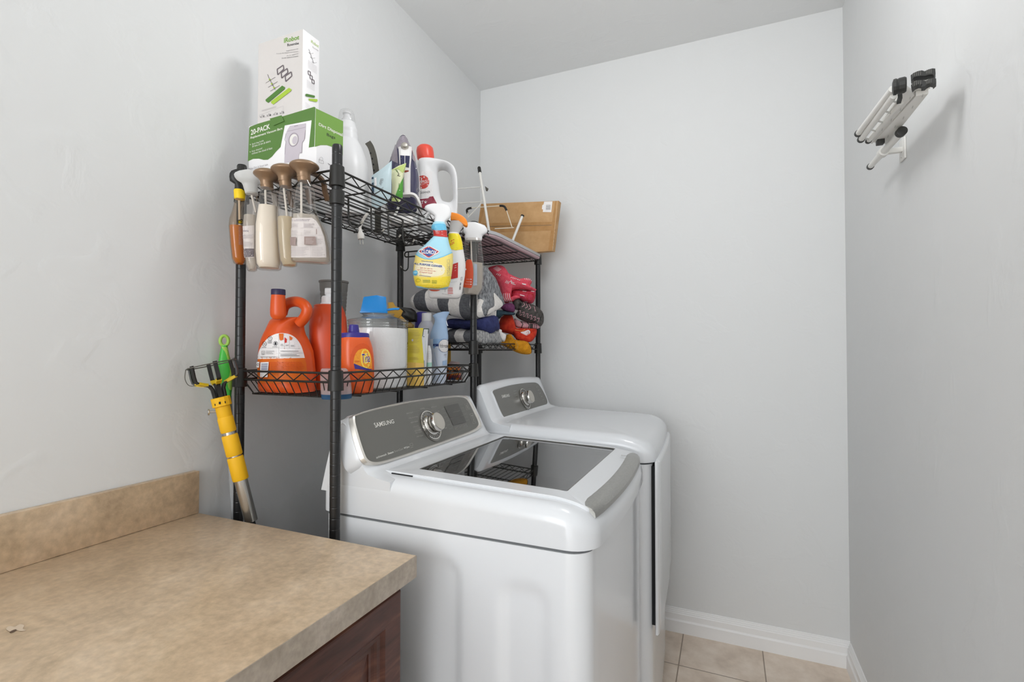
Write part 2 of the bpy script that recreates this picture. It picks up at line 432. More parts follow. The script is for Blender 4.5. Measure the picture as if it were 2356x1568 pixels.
mat('paper_white', 'ece8e6', .6)
# ------------------------------------------------------------------ the room
RW, RH, YB = 1.7029, 2.74, -4.6
def quadwall(name, p, mt): return struct(MB().hexa(p, mt).build(name))
T_ = .1
struct(MB().box((-T_, YB, -T_), (RW+T_, T_, 0), 'floor_tile').build('floor'))
struct(MB().box((-T_, YB, RH), (RW+T_, T_, RH+T_), 'ceiling_paint').build('ceiling'))
struct(MB().box((-T_, YB, 0), (0, 0, RH), 'wall_paint').build('wall_left'))
struct(MB().box((-T_, 0, 0), (RW+T_, T_, RH), 'wall_paint').build('wall_back'))
struct(MB().box((RW, YB, 0), (RW+T_, 0, RH), 'wall_paint').build('wall_right'))
def base_profile():   # (out, z)
    return [(0, 0), (.016, 0), (.016, .052), (.013, .056), (.0115, .060), (.0115, .084), (.009, .087), (.0085, .092), (.0065, .094), (.006, .099), (.004, .101), (.0035, .106), (0, .108)]
def baseboard(name, a, b, out):
    a, b, out = Vector(a), Vector(b), Vector(out)
    mb = MB(); mb.loft([[p+out*o+Vector((0, 0, z)) for o, z in base_profile()] for p in (a, b)], 'trim_white')
    return struct(mb.build(name, sharp=20))
baseboard('baseboard_back', (0.0, 0, 0), (RW, 0, 0), (0, -1, 0))
baseboard('baseboard_right', (RW, -.0165, 0), (RW, YB, 0), (-1, 0, 0))
# ------------------------------------------------------------------ cabinet and worktop
ZC, XC, YC = .888, .6722, -1.595
wt = thing('worktop', 'mottled tan laminate worktop with a square front edge over the dark wooden cabinet', 'countertop', (.33, -2.4, ZC-.04))
mb = MB().box((0.001, YB+.4, ZC-.043), (XC-.0015, YC, ZC), 'laminate', .0012); mb.build('slab', wt)
MB().box((XC-.0015, YB+.4, ZC-.043), (XC, YC, ZC-.0006), 'laminate_edge').build('front_edge', wt, 'greyer laminate front edge')
mb = MB().box((0.001, YB+.4, ZC+.0002), (.019, YC-.0005, ZC+.1065), 'laminate', .002); bs = mb.build('backsplash', wt, 'low tan laminate backsplash against the wall')
mat('caulk', 'e6e2da', .5)
mb = MB(); pts = []
for i in range(26):
    t = i/25; pts.append((.0205, -2.62+.62*t, ZC+.0012))
mb.tube(pts, [.0032*(1-.75*(i/25))*(.75+.35*random.random()) for i in range(26)], 'caulk', 6); mb.build('caulk_line', wt, 'white strip of old caulk')
mat('scuff', 'c9b69f', .6); mat('scuff_dark', '5a4636', .6)
sl = MB().box((0.001, YB+.4, ZC-.04), (XC-.0015, YC, ZC), 'laminate')
mb = decals(sl, [('p', b2([(14, 1447), (22, 1440), (34, 1442), (45, 1436), (56, 1439), (52, 1446), (60, 1450), (46, 1452), (36, 1449), (24, 1453)], 3), 'scuff'), ('p', ell(30, 1452, 9, 2.5, 10, -.4), 'scuff_dark')]); mb.build('scuff_mark', wt, 'small pale scuff with a dark chip')
cb = thing('base_cabinet', 'dark stained wooden base cabinet under the tan worktop', 'cabinet', (.33, -2.4, 0))
MB().box((0.001, YB+.4, .09), (.618, YC-.012, ZC-.0435), 'wood_dark').build('body', cb)
MB().box((0.001, YB+.4, 0.0005), (.55, YC-.02, .09), 'wood_dark').build('toe_kick', cb)
fr = MB(); fr.box((.6185, YC-.055, .09), (.632, YC-.012, ZC-.044), 'wood'); fr.build('face_frame', cb)
def door(y1, y0, zlo, zhi, nm):
    X = .6325; mb = MB()
    def rect(i, x): return [Vector((x, y1-i, zlo+i)), Vector((x, y0+i, zlo+i)), Vector((x, y0+i, zhi-i)), Vector((x, y1-i, zhi-i))]
    st = [(0, X), (0, X+.014), (.003, X+.018), (.006, X+.019), (.052, X+.019), (.055, X+.016), (.060, X+.013), (.068, X+.012), (.071, X+.008), (.078, X+.006), (.084, X+.006), (.0845, X+.004), (.1, X+.009), (.112, X+.0125)]
    mb.loft([rect(i, x) for i, x in st], 'wood', (True, True))
    o = mb.build(nm, cb, sharp=12); return o
door(YC-.02, YC-.47, .1, ZC-.062, 'door'); door(YC-.48, YC-.93, .1, ZC-.062, 'door')
# ------------------------------------------------------------------ washer and dryer
def rrect(x0, x1, y0, y1, r, nside=14, nc=7, bow=0):
    pts = []
    cs = [(x1-r, y0+r, -PI/2), (x1-r, y1-r, 0), (x0+r*.5, y1-r*.5, PI/2), (x0+r*.5, y0+r*.5, PI)]
    arcs = []
    for i, (cx, cy, a0) in enumerate(cs):
        rr = r if i < 2 else r*.5
        arcs.append([(cx+rr*math.cos(a0+PI/2*k/nc), cy+rr*math.sin(a0+PI/2*k/nc)) for k in range(nc+1)])
    for i in range(4):
        pts += arcs[i]; a = arcs[i][-1]; b = arcs[(i+1) % 4][0]
        n = nside*4 if i == 3 else nside
        pts += [(a[0]+(b[0]-a[0])*k/n, a[1]+(b[1]-a[1])*k/n) for k in range(1, n)]
    if bow:
        yc, hw = (y0+y1)/2, (y1-y0)/2
        pts = [(x+bow*max(0, (x-x0)/(x1-x0)-.6)/.4*(1-((y-yc)/hw)**2), y) for x, y in pts]
    return pts
def smooth(a, b, x):
    t = max(0, min(1, (x-a)/(b-a))); return t*t*(3-2*t)
def machine(kind, y0, y1, base_label):
    wash = kind == 'washer'
    xb, xf = .322, (.995 if wash else 1.022)
    zs = .905 if wash else .938
    dz = zs-.905
    if wash: root = thing('washing_machine', 'white top-loading washing machine with a glass lid beside the worktop', 'washing machine', ((xb+xf)/2, (y0+y1)/2, 0))
    else: root = thing('clothes_dryer', 'white clothes dryer with a plain rounded top beside the back wall', 'clothes dryer', ((xb+xf)/2, (y0+y1)/2, 0))
    shear = 0 if wash else .045
    def rr2(a, b, c, d, r, bow=0):
        return [(x-shear*(y-y0)*(x-a)/(b-a), y) for x, y in rrect(a, b, c, d, r, 14, 7, bow if wash else bow*.5)]
    # body with pressed recesses on the near side
    recs = [(.47, .722, -.2, .852, .022), (.80, .928, -.2, .832, .03)] if wash else []
    def rec(x, z):
        h = 0
        for a, b, c, d, w in recs:
            r = .05
            cx = max(a+r, min(b-r, x)); cz = min(d-r, z)
            q = math.hypot(x-cx, z-cz) if z > d-r or x < a+r or x > b-r else 0
            h = max(h, 1-smooth(r-w, r, q))
        return h*.009
    zz = [.03+(zs-.006-.03)*k/60 for k in range(61)]
    rings = []
    for z in zz:
        rg = []
        for x, y in rr2(xb+.012, xf, y0, y1, .045, .012):
            yy = y+(rec(x, z) if y < y0+.002 else 0)
            rg.append(Vector((x, yy, z)))
        rings.append(rg)
    MB().loft(rings, 'enamel').build('body', root, sharp=50)
    mb = MB(); mb.loft([[Vector((x, y, z)) for x, y in rr2(xb+.016, xf-.004, y0+.004, y1-.004, .042, .012)] for z in (zs-.0062, zs+.0005)], 'seam_grey'); mb.build('seam', root)
    for sx in (xb+.06, xf-.06):
        for sy in (y0+.06, y1-.06): MB().lathe((sx, sy, 0.0), [(.02, 0), (.022, .008), (.012, .03)], 'black_rubber', 14).build('foot', root)
    # top cover
    yc = (y0+y1)/2
    def ztop(x):
        z = 1.001-.03*max(0, x-.5)
        if x > .9: z -= .018*((x-.9)/.1)**2
        return z+dz
    RR_ = .036
    outs = [(0, zs)]+[(RR_*(1-math.cos(PI/2*k/7)), k) for k in range(8)]+[(.05, 8)]
    rings = []
    for inset, k in outs:
        r = max(.02, .055-inset*.5); rg = []
        for x, y in rr2(xb+inset*.3, xf+.012-inset, y0+inset, y1-inset, r, .014):
            if k == zs: z = zs
            elif k == 8: z = ztop(x)
            else: z = ztop(x)-RR_*(1-math.sin(PI/2*k/7))
            rg.append(Vector((x, y, z)))
        rings.append(rg)
    if wash:
        rg = [Vector((x, y, ztop(x)-.001)) for x, y in rrect(.54, .925, y0+.09, y1-.05, .03, 14, 7)]; rings.append(rg)
        rings.append([Vector((p.x, p.y, p.z-.02)) for p in rg])
        mb = MB(); mb.loft(rings, 'enamel_top', (False, False)); mb.build('top_cover', root, sharp=40)
        # tub seen through the glass
        c = Vector((.735, yc, 0)); top = rg; n = len(top)
        circ = []
        for p in top:
            a = math.atan2(p.y-c.y, p.x-c.x); circ.append(Vector((c.x+.185*math.cos(a), c.y+.185*math.sin(a), .915)))
        mb = MB(); mb.loft([[Vector((p.x, p.y, p.z-.02)) for p in top], [p.lerp(q, .5)-Vector((0, 0, .025)) for p, q in zip(top, circ)], circ, [q-Vector((0, 0, .02)) for q in circ]], 'tub_white', (False, False)); mb.build('tub_ring', root)
        prof = [(.0, .52), (.15, .52), (.2, .55)]
        for k in range(30): prof += [(.2, .56+k*.0112), (.203, .5655+k*.0112)]
        prof += [(.2, .9), (.185, .91), (.184, .9), (.19, .88)]
        mb = MB(); mb.lathe((c.x, c.y, 0), prof, 'drum_metal', 40, cap=(False, False)); dr = mb.build('drum', root)
        MB().lathe((c.x, c.y, 0), [(.16, .522), (.15, .535), (.06, .56), (.03, .6), (0, .61)], 'tub_white', 24, cap=(False, False)).build('pulsator', dr)
        # lid
        lidz = lambda x: ztop(x)+.006
        def lo(i, bow=.016): return rrect(.462+i, .992-i, y0+.048+i*.6, y1-.022-i*.6, .016, 14, 7, bow)
        outer = lo(0)
        inner = rrect(.545, .925, y0+.098, y1-.042, .006, 14, 7)
        mb = MB()
        mb.loft([[Vector((x, y, lidz(x)-.011)) for x, y in outer], [Vector((x, y, lidz(x)-.002)) for x, y in outer], [Vector((x, y, lidz(x))) for x, y in lo(.003)],
                 [Vector((x, y, lidz(x))) for x, y in inner], [Vector((x, y, lidz(x)-.008)) for x, y in inner]], 'enamel_top', (False, False))
        lid = mb.build('lid', root, sharp=35)
        mb = MB(); g0 = rrect(.543, .927, y0+.096, y1-.04, .006, 14, 7)
        mb.loft([[Vector((x, y, lidz(x)-.0062)) for x, y in g0], [Vector((x, y, lidz(x)-.0022)) for x, y in g0]], 'lid_glass'); mb.build('glass_pane', lid, 'dark tinted glass pane')
        mb = MB(); mb.tube([Vector((x, y, lidz(x)-.0012)) for x, y in inner], .0016, 'panel_grey', 6, True); mb.build('glass_gasket', lid)
        mb = MB()
        secs = []
        for k in range(25):
            t = k/24; y = y0+.052+(y1-.028-y0-.052)*t; s_ = (1-((y-yc)/((y1-y0)/2))**2)
            xx = .972+.017*s_; q = min(1, min(t, 1-t)*14); zt = lidz(xx)
            prof = [(-.012, .0015), (.006, .0012), (.018, -.003), (.026, -.011), (.0275, -.02), (.024, -.024), (.012, -.02), (-.01, -.01)]
            secs.append([Vector((xx+a*(.85+.15*q), y, zt+b-.002*(1-q))) for a, b in prof])
        mb.loft(secs, 'brushed'); mb.build('lid_handle', lid, 'brushed grey handle strip along the lid front')
        gap = MB().box((.44, y0+.048, 1.0), (.52, y0+.053, 1.0045), 'gap'); 
        mb = MB(); mb.tube([(.50, y0+.0475, ztop(.5)+.0005), (.56, y0+.0475, ztop(.56)+.0005)], .0022, 'gap', 6); mb.build('lid_gap', lid, 'dark slot at the lid hinge')
        T = crop(1060, 860, 3.5635)
        decals(None, [('t', 'max', [(1315, 662), (1370, 668), (1372, 676), (1318, 672)], 'print_line'), ('l', [(1305, 686), (1350, 694)], 1, 'print_line'), ('l', [(1330, 690), (1375, 700)], 1, 'print_line')], T, flat=((.95, yc, lidz(.95)), Vector((0, 0, 1)))).build('lid_print', lid)
    else:
        rings += [[Vector((x, y, ztop(x)+.001)) for x, y in rr2(xb+.05, xf-.09, y0+.1, y1-.1, .04)],
                  [Vector((x, y, ztop(x)+.002)) for x, y in rr2(xb+.2, xf-.25, y0+.25, y1-.25, .03)]]
        MB().loft(rings, 'enamel_top', (False, True)).build('top_cover', root, sharp=40)
        # front door slab with its dark shadow gap
        mb = MB(); yy0, yy1 = y0+.012, y1-.012
        def dring(x, i):
            a = yy0+i; b = yy1-i; pts = []
            fx_ = lambda y: x-shear*(y-y0)+.006*(1-((y-yc)/((y1-y0)/2))**2)
            for k in range(17):
                y = a+(b-a)*k/16; pts.append(Vector((fx_(y), y, .395+i)))
            for k in range(17):
                y = a+(b-a)*(1-k/16); pts.append(Vector((fx_(y), y, .944-i)))
            return pts
        MB().loft([dring(xf-.01, .02), dring(xf+.012, .02)], 'gap').build('door_gap', root)
        MB().loft([dring(xf+.010, .004), dring(xf+.012, 0), dring(xf+.018, 0), dring(xf+.023, .005), dring(xf+.025, .014)], 'enamel').build('door', root, sharp=40)
    # console
    zb = .955+dz
    prof = [(.322, -.001), (.333, .06), (.355, .145), (.372, .172), (.384, .18), (.394, .181), (.402, .177), (.408, .168), (.462, .064), (.472, .054), (.50, .046), (.53, .042), (.53, -.001)]
    if not wash: prof = [(x if z < .05 or x < .34 else x+.012*smooth(.05, .15, z), z) for x, z in prof]
    rings = []; K = 30
    for k in range(K+1):
        t = k/K; y = y0+.001+(y1-y0-.002)*t; e = min(t, 1-t)*2
        s_ = 1-.07*(1-smooth(0, .07, e)); crown = .012*(1-(2*t-1)**2)
        xx = (1-smooth(0, .07, e))*.006
        rings.append([Vector((x-(xx if x > .39 else -xx*.6)*(1 if z > .05 else 0), y, zb+z*s_+(crown if z > .1 else 0)*z/.18)) for x, z in prof])
    mb = MB(); mb.loft(rings, 'enamel_top'); con = mb.build('console', root, sharp=50)
    sh = MB(); sh.add(mb.v, mb.f, 'enamel_top')
    return root, con, mb
W0, W1, D0, D1 = -1.495, -.842, -.808, -.162
washer, wcon, wmb = machine('washer', W0, W1, '')
dryer, dcon, dmb = machine('dryer', D0, D1, '')
def rib(pts, n=5): return b2(pts, n)
# washer control panel
def plane_of(dz, dx=0, off=.0):
    a = Vector((.408+dx, 0, .955+dz+.172)); b = Vector((.462, 0, .955+dz+.064)); n = Vector((a.z-b.z, 0, -(a.x-b.x))).normalized()
    return a+n*off, n
P0, N0 = plane_of(0, 0, .0035)
cp = crop(800, 900, 7.3625)
outl = rib([(120, 470), (180, 405), (500, 312), (900, 225), (1300, 158), (1700, 110), (1880, 96), (1990, 118), (2060, 200), (2150, 380), (2212, 520), (2200, 590), (2110, 655), (1800, 775), (1300, 950), (900, 1085), (600, 1175), (450, 1190), (350, 1155), (290, 1060), (190, 760)], 4)
ol3 = [atp(*cp(*p), P0, N0) for p in outl]
mb = MB().prism(ol3, -N0*.012, 'panel_grey'); wp = mb.build('control_panel', washer, 'grey glass control panel', sharp=30)
fr_ = rib([(85, 470), (150, 385), (480, 283), (900, 195), (1300, 128), (1700, 80), (1900, 68), (2020, 95), (2100, 200), (2200, 390), (2262, 545), (2250, 610), (2130, 690), (1800, 812), (1300, 990), (900, 1125), (600, 1220), (430, 1235), (320, 1190), (250, 1080), (150, 770)], 4)
f3 = [atp(*cp(*p), P0, N0)-N0*.003 for p in fr_]
mb = MB(); n = len(f3); c3 = sum(f3, Vector())/n
mb.loft([[p+(p-c3).normalized()*.012-N0*.05 for p in f3], [p+(p-c3).normalized()*.010-N0*.02 for p in f3], [p+(p-c3).normalized()*.0045-N0*.006 for p in f3]], 'enamel_top', (False, False)); mb.build('panel_surround', washer); mb = MB()
mb.loft([[p+(p-c3).normalized()*.004-N0*.008 for p in f3], [p+(p-c3).normalized()*.001+N0*.001 for p in f3], [p+N0*.004 for p in f3], [p*.35+q*.65+N0*.004 for p, q in zip(f3, ol3)], ol3], 'frame_metal', (False, False)); mb.build('panel_frame', washer, 'bright chrome frame round the panel')
def dial(root, P, N, cu, cv, R, plate):
    c = atp(cu, cv, P, N)
    down = Vector((N.z, 0, -N.x)); 
    pl = MB()
    rg = lambda r, h, k=1.0: [c+N*h+Vector((0, 1, 0))*r*math.sin(t)*.95+down*(r*math.cos(t)*(1.12 if math.cos(t) > 0 else 1.0)) for t in (2*PI*q/40 for q in range(40))]
    pl.loft([rg(R, 0), rg(R, .002), rg(R*.97, .003)], plate); a = pl.build('dial_plate', root, 'rounded chrome dial plate')
    mb = MB(); mb.lathe(c, [(R*.98, .0032), (R*.98, .005), (R*.92, .005), (R*.92, .003)], 'chrome', 40, N, (False, False)); mb.build('dial_ring', root)
    k = MB(); prof = [(R*.68, .002), (R*.70, .006), (R*.66, .010), (R*.6, .012), (R*.62, .024), (R*.64, .03), (R*.6, .034)]
    k.lathe(c, prof, 'chrome', 40, N, (True, False)); kn = k.build('knob', root, 'chrome control knob')
    MB().lathe(c, [(R*.6, .034), (R*.57, .0355), (0, .036)], 'satin_metal', 40, N, (False, False)).build('knob_face', kn)
    mb = MB()
    for q in range(24):
        t = 2*PI*q/24; d = Vector((0, 1, 0))*math.sin(t)+down*math.cos(t)
        mb.obox(c+d*R*.82+N*.0035, d*R*.07, N.cross(d)*.0006, N*.0004, 'ink_grey')
    mb.build('dial_marks', root)
mat('dial_plate', '8f8d88', .2, .8)
dial(washer, P0, N0, *cp(1395, 575), .046, 'dial_plate')
it = [('t', 'SAMSUNG', [(437, 535), (775, 470), (792, 535), (470, 612)], 'print_white', .008),
      ('t', 'activewash', [(478, 1100), (650, 1044), (662, 1078), (488, 1138)], 'print_white'), ('t', 'Steam', [(675, 1036), (770, 1004), (780, 1038), (684, 1070)], 'print_white', .02),
      ('t', 'SmartCare', [(784, 998), (930, 952), (940, 984), (793, 1034)], 'print_dim'), ('t', 'VRTplus', [(945, 948), (1040, 918), (1050, 952), (955, 982)], 'print_white', .01),
      ('l', [(1050, 888), (1095, 872), (1108, 912), (1062, 928)], 3, 'print_dim', True), ('l', [(1064, 955), (1110, 940)], 5, 'print_dim')]
for s_, q in (('NORMAL', (1230, 296, 1306)), ('HEAVY DUTY', (1000, 372, 1112)), ('BEDDING', (1415, 268, 1512)), ('DELICATES', (1040, 452, 1190)), ('RINSE+SPIN', (1472, 348, 1555)), ('PERM PRESS', (1070, 526, 1192)), ('WOOL', (1510, 414, 1585)), ('COLORS', (1110, 600, 1205)), ('JEANS', (1555, 486, 1618)), ('ACTIVE WEAR', (1135, 668, 1245)), ('SELF CLEAN', (1150, 700, 1255)), ('DEEP STEAM', (1170, 764, 1275)), ('QUICK', (1590, 556, 1645)), ('ECO', (1650, 618, 1680))):
    x0, y, x1 = q; sl_ = -.2*(x1-x0)
    it.append(('t', s_, [(x0-4, y-8), (x1-4, y-8+sl_), (x1, y+12+sl_), (x0, y+14)], 'print_dim'))
it += [('l', [(1120, 345), (1220, 322)], 1.4, 'print_dim'), ('l', [(1320, 298), (1405, 282)], 1.4, 'print_dim')]
it += [('p', [(1635, 248), (1870, 200), (1960, 400), (1735, 455)], 'panel_dark'), ('p', [(1745, 470), (1965, 412), (2010, 520), (1790, 575)], 'panel_dark'),
       ('l', [(1540, 246), (1895, 168)], 1.6, 'panel_dark'), ('l', [(1788, 352), (1905, 325)], 3, 'print_line')]
for q in ([(1805, 598), (1862, 582), (1885, 632), (1828, 648)], [(1878, 578), (1935, 562), (1958, 612), (1900, 628)], [(1950, 558), (2005, 542), (2028, 592), (1972, 608)]): it += [('l', q, 1.6, 'print_dim', True), ('t', 'SET', [(q[0][0]+12, q[0][1]+14), (q[1][0]+2, q[1][1]+14), (q[2][0]-8, q[2][1]-14), (q[3][0]-2, q[3][1]-14)], 'print_line')]
for q in ([(1978, 218), (2028, 202), (2068, 300), (2020, 316)], [(2070, 382), (2118, 368), (2172, 532), (2124, 548)]): it += [('l', q, 3, 'print_dim', True)]
it += [('t', 'POWER', [(1996, 228), (2022, 220), (2052, 292), (2028, 300)], 'print_dim'), ('t', 'START', [(2090, 400), (2115, 392), (2158, 520), (2134, 530)], 'print_dim')]
for k in range(6): it += [('l', [(1890+22*k, 235+52*k), (1945+22*k, 220+52*k)], 2, 'print_line'), ('l', [(1585+26*k, 305+66*k), (1640+26*k, 290+66*k)], 2, 'print_line')]
decals(None, it, cp, flat=(P0, N0), L=12).build('panel_print', wp, 'white printed lettering')
# dryer control panel
P1, N1 = plane_of(.033, .012, .0035)
dp = crop(1060, 740, 7.127)
o1 = rib([(525, 1140), (600, 1100), (800, 1042), (1000, 1008), (1180, 994), (1250, 1005), (1300, 1050), (1370, 1170), (1420, 1290), (1412, 1345), (1350, 1390), (1150, 1460), (950, 1520), (800, 1572), (745, 1578), (700, 1545), (640, 1430), (560, 1230)], 4)
o13 = [atp(*dp(*p), P1, N1) for p in o1]
c1 = sum(o13, Vector())/len(o13)
mb = MB().prism(o13, -N1*.012, 'panel_grey'); dpn = mb.build('control_panel', dryer, 'grey glass control panel', sharp=30)
mb = MB(); mb.loft([[p+(p-c1).normalized()*.022-N1*.05 for p in o13], [p+(p-c1).normalized()*.016-N1*.018 for p in o13], [p+(p-c1).normalized()*.008 for p in o13], [p+(p-c1).normalized()*.004+N1*.001 for p in o13], o13], 'enamel_top', (False, False)); mb.build('panel_frame', dryer)
dial(dryer, P1, N1, *dp(1045, 1260), .045, 'dial_plate')
it = [('t', 'SAMSUNG', [(665, 1200), (793, 1180), (806, 1222), (683, 1250)], 'print_white', .008), ('t', 'MULTI Steam', [(752, 1546), (825, 1526), (832, 1542), (760, 1562)], 'print_white'),
      ('t', 'SmartCare VRT', [(832, 1522), (955, 1484), (962, 1502), (840, 1540)], 'print_dim', .01), ('l', [(975, 1462), (980, 1490)], 2, 'print_dim'),
      ('l', [(1110, 1080), (1210, 1375)], 1.4, 'panel_dark'), ('l', [(1215, 1060), (1340, 1340), (1240, 1375)], 1.4, 'panel_dark')]
for k in range(5): it += [('l', [(865+10*k, 1135+40*k), (910+10*k, 1125+40*k)], 3, 'print_line'), ('l', [(1110+22*k, 1105+48*k), (1140+22*k, 1098+48*k)], 3, 'print_line'), ('l', [(1240+26*k, 1070+52*k), (1262+26*k, 1062+52*k)], 3, 'print_line')]
decals(None, it, dp, flat=(P1, N1), L=12).build('panel_print', dpn, 'white printed lettering')
# ------------------------------------------------------------------ wire shelving
XB, XF, YA, YCc, YF = .0694, .3945, -1.5247, -.8262, -.1475
rack = thing('wire_shelving_unit', 'black wire shelving unit on six ringed posts over the washer and dryer', 'shelving unit', (.23, -.83, 0))
def post(x, y, ztop_, nm='post'):
    prof = [(.0135, 0), (.0135, .02), (.0122, .022)]
    z = .04
    while z < ztop_-.02:
        prof += [(.0122, z-.001), (.0122, z), (.01185, z+.0006), (.01185, z+.0012), (.0122, z+.0018), (.0122, z+.0028)]; z += .0254
    prof += [(.0122, ztop_-.004), (.0105, ztop_)]
    return MB().lathe((x, y, 0), prof, 'black_post', 20).build(nm, rack, sharp=60)
tops = {(XB, YA): 1.79, (XF, YA): 1.79, (XB, YCc): 1.778, (XF, YCc): 1.773, (XB, YF): 1.772, (XF, YF): 1.772}
for (x, y), t in tops.items(): post(x, y, t)
def sleeve(sh, x, y, z1, z0):
    MB().lathe((x, y, 0), [(.0123, z0), (.0185, z0+.001), (.0175, (z0+z1)/2), (.0165, z1-.002), (.0123, z1)], 'black_plastic', 16, cap=(False, False)).build('corner_sleeve', sh)
def zig(mb, a, b, zt, zb_, step, r):
    a, b = Vector(a), Vector(b); L = (b-a).length; n = max(2, int(round(L/step))); pts = []
    for k in range(n+1):
        p = a.lerp(b, k/n); p.z = zt if k % 2 else zb_; pts.append(p)
    mb.tube(pts, r, 'black_metal', 5)
def shelf(y0, y1, zt, zb_, nm, basket=None, nd=12, deck=None):
    mb = MB(); g = .004
    cs = [(XB, y0), (XF, y0), (XF, y1), (XB, y1)]
    for i in range(4):
        a, b = cs[i], cs[(i+1) % 4]
        for z in (zt, zb_): mb.tube([(a[0], a[1], z), (b[0], b[1], z)], .0028, 'black_metal', 7)
        d = (Vector((b[0], b[1], 0))-Vector((a[0], a[1], 0))).normalized()*.022
        zig(mb, (a[0]+d.x, a[1]+d.y, 0), (b[0]-d.x, b[1]-d.y, 0), zt-.002, zb_+.002, .029, .0017)
    rim = mb
    sh = rim.build(nm, rack)
    dk = MB(); zd = deck if deck else zb_
    i = .0 if not basket else .022
    x0, x1, a0, a1 = XB+i, XF-i, y0+i, y1-i
    if basket:
        zd = basket
        w = MB()
        N = 22
        for k in range(N+1):
            t = k/N; ya = y0+.012+(y1-y0-.024)*t; yb_ = a0+.004+(a1-a0-.008)*t
            for X, xx in ((XF, x1), (XB, x0)): w.tube([(X, ya, zb_), (xx, yb_, zd)], .0014, 'black_metal', 5)
        N = 11
        for k in range(N+1):
            t = k/N; xa = XB+.012+(XF-XB-.024)*t; xb_ = x0+.004+(x1-x0-.008)*t
            for Y, yy in ((y0, a0), (y1, a1)): w.tube([(xa, Y, zb_), (xb_, yy, zd)], .0014, 'black_metal', 5)
        w.tube([(x0, a0, zd), (x1, a0, zd), (x1, a1, zd), (x0, a1, zd)], .0022, 'black_metal', 6, True)
        w.build('basket_side', sh)
    for k in range(nd):
        x = x0+(x1-x0)*(k+1)/(nd+1); dk.tube([(x, a0, zd), (x, a1, zd)], .0015, 'black_metal', 5)
    for k in range(4):
        y = a0+(a1-a0)*(k+.6)/4.2; dk.tube([(x0, y, zd-.0036), (x1, y, zd-.0036)], .0023, 'black_metal', 6)
    dk.build('deck', sh)
    for x in (XB, XF):
        for y in (y0, y1): sleeve(sh, x, y, zt+.008, zb_-.02)
    return sh
shelf(YA, YCc, 1.732, 1.709, 'shelf', deck=1.7085)
shelf(YCc, YF, 1.764, 1.741, 'shelf', deck=1.7405)
shelf(YA, YCc, 1.245, 1.223, 'basket_shelf', basket=1.1845)
shelf(YCc, YF, 1.327, 1.304, 'shelf', deck=1.3035)
ZU1, ZU2, ZL, ZM = 1.7103, 1.7423, 1.1862, 1.3053
def hook_rail(name, label, a, b, zt, h, hooks, hd):
    a, b = Vector(a), Vector(b); t = (b-a).normalized()
    r = thing(name, label, 'hook rail', (a.x, a.y, zt-h), 'hook rails on the shelving')
    pts = [a+Vector((0, 0, zt)), b-t*.01+Vector((0, 0, zt))]
    for k in range(1, 8):
        q = PI*k/8; pts.append(b-t*.01+t*math.sin(q)*h/2+Vector((0, 0, zt-h/2+math.cos(q)*h/2)))
    pts += [b-t*.01+Vector((0, 0, zt-h)), a+Vector((0, 0, zt-h))]
    MB().tube(pts, .0028, 'black_metal', 7).build('rail', r)
    for s_ in hooks:
        p = a.lerp(b, s_); o = hd
        q = [p+o*.003+Vector((0, 0, zt-.001)), p+o*.004+Vector((0, 0, zt-h-.035)), p+o*.008+Vector((0, 0, zt-h-.05)), p+o*.018+Vector((0, 0, zt-h-.056)), p+o*.03+Vector((0, 0, zt-h-.05)), p+o*.036+Vector((0, 0, zt-h-.04))]
        mb = MB(); mb.tube(bez(q, 5), .0024, 'black_metal', 7); hk = mb.build('hook', r)
        e = q[-1]; d = (q[-1]-q[-2]).normalized()
        MB().tube([e-d*.008, e+d*.0005], .00265, 'satin_metal', 7).build('hook_tip', hk)
    MB().lathe((a.x, a.y, 0), [(.0124, zt-h-.012), (.0172, zt-h-.011), (.0172, zt+.004), (.0124, zt+.006)], 'black_plastic', 16, cap=(False, False)).build('clamp', r)
hook_rail('hook_rail', 'black wire hook rail with four hooks under the top shelf beside the near front post', (XF, YA, 0), (XF, YA+.265, 0), 1.675, .017, (.13, .45, .72, .97), Vector((.75, .66, 0)))
hook_rail('hook_rail', 'black wire hook rail with one empty hook behind the blue and yellow spray bottle', (XF, YCc, 0), (XB+.02, YCc, 0), 1.684, .02, (.93,), Vector((-.5, -.86, 0)))
# ------------------------------------------------------------------ things on the near upper shelf
mat('card_grey', 'd3cecb', .55); mat('card_white', 'efedee', .5); mat('green_dark', '567c39', .5); mat('green_light', '77a148', .5)
mat('lime', 'a3c23c', .5); mat('brush_green', '4d7a30', .5); mat('grey_print', '6b6266', .5); mat('lilac_grey', 'c4bcc4', .5); mat('lilac_line', '8f858f', .5)
cA = crop(500, 40, 4.126)
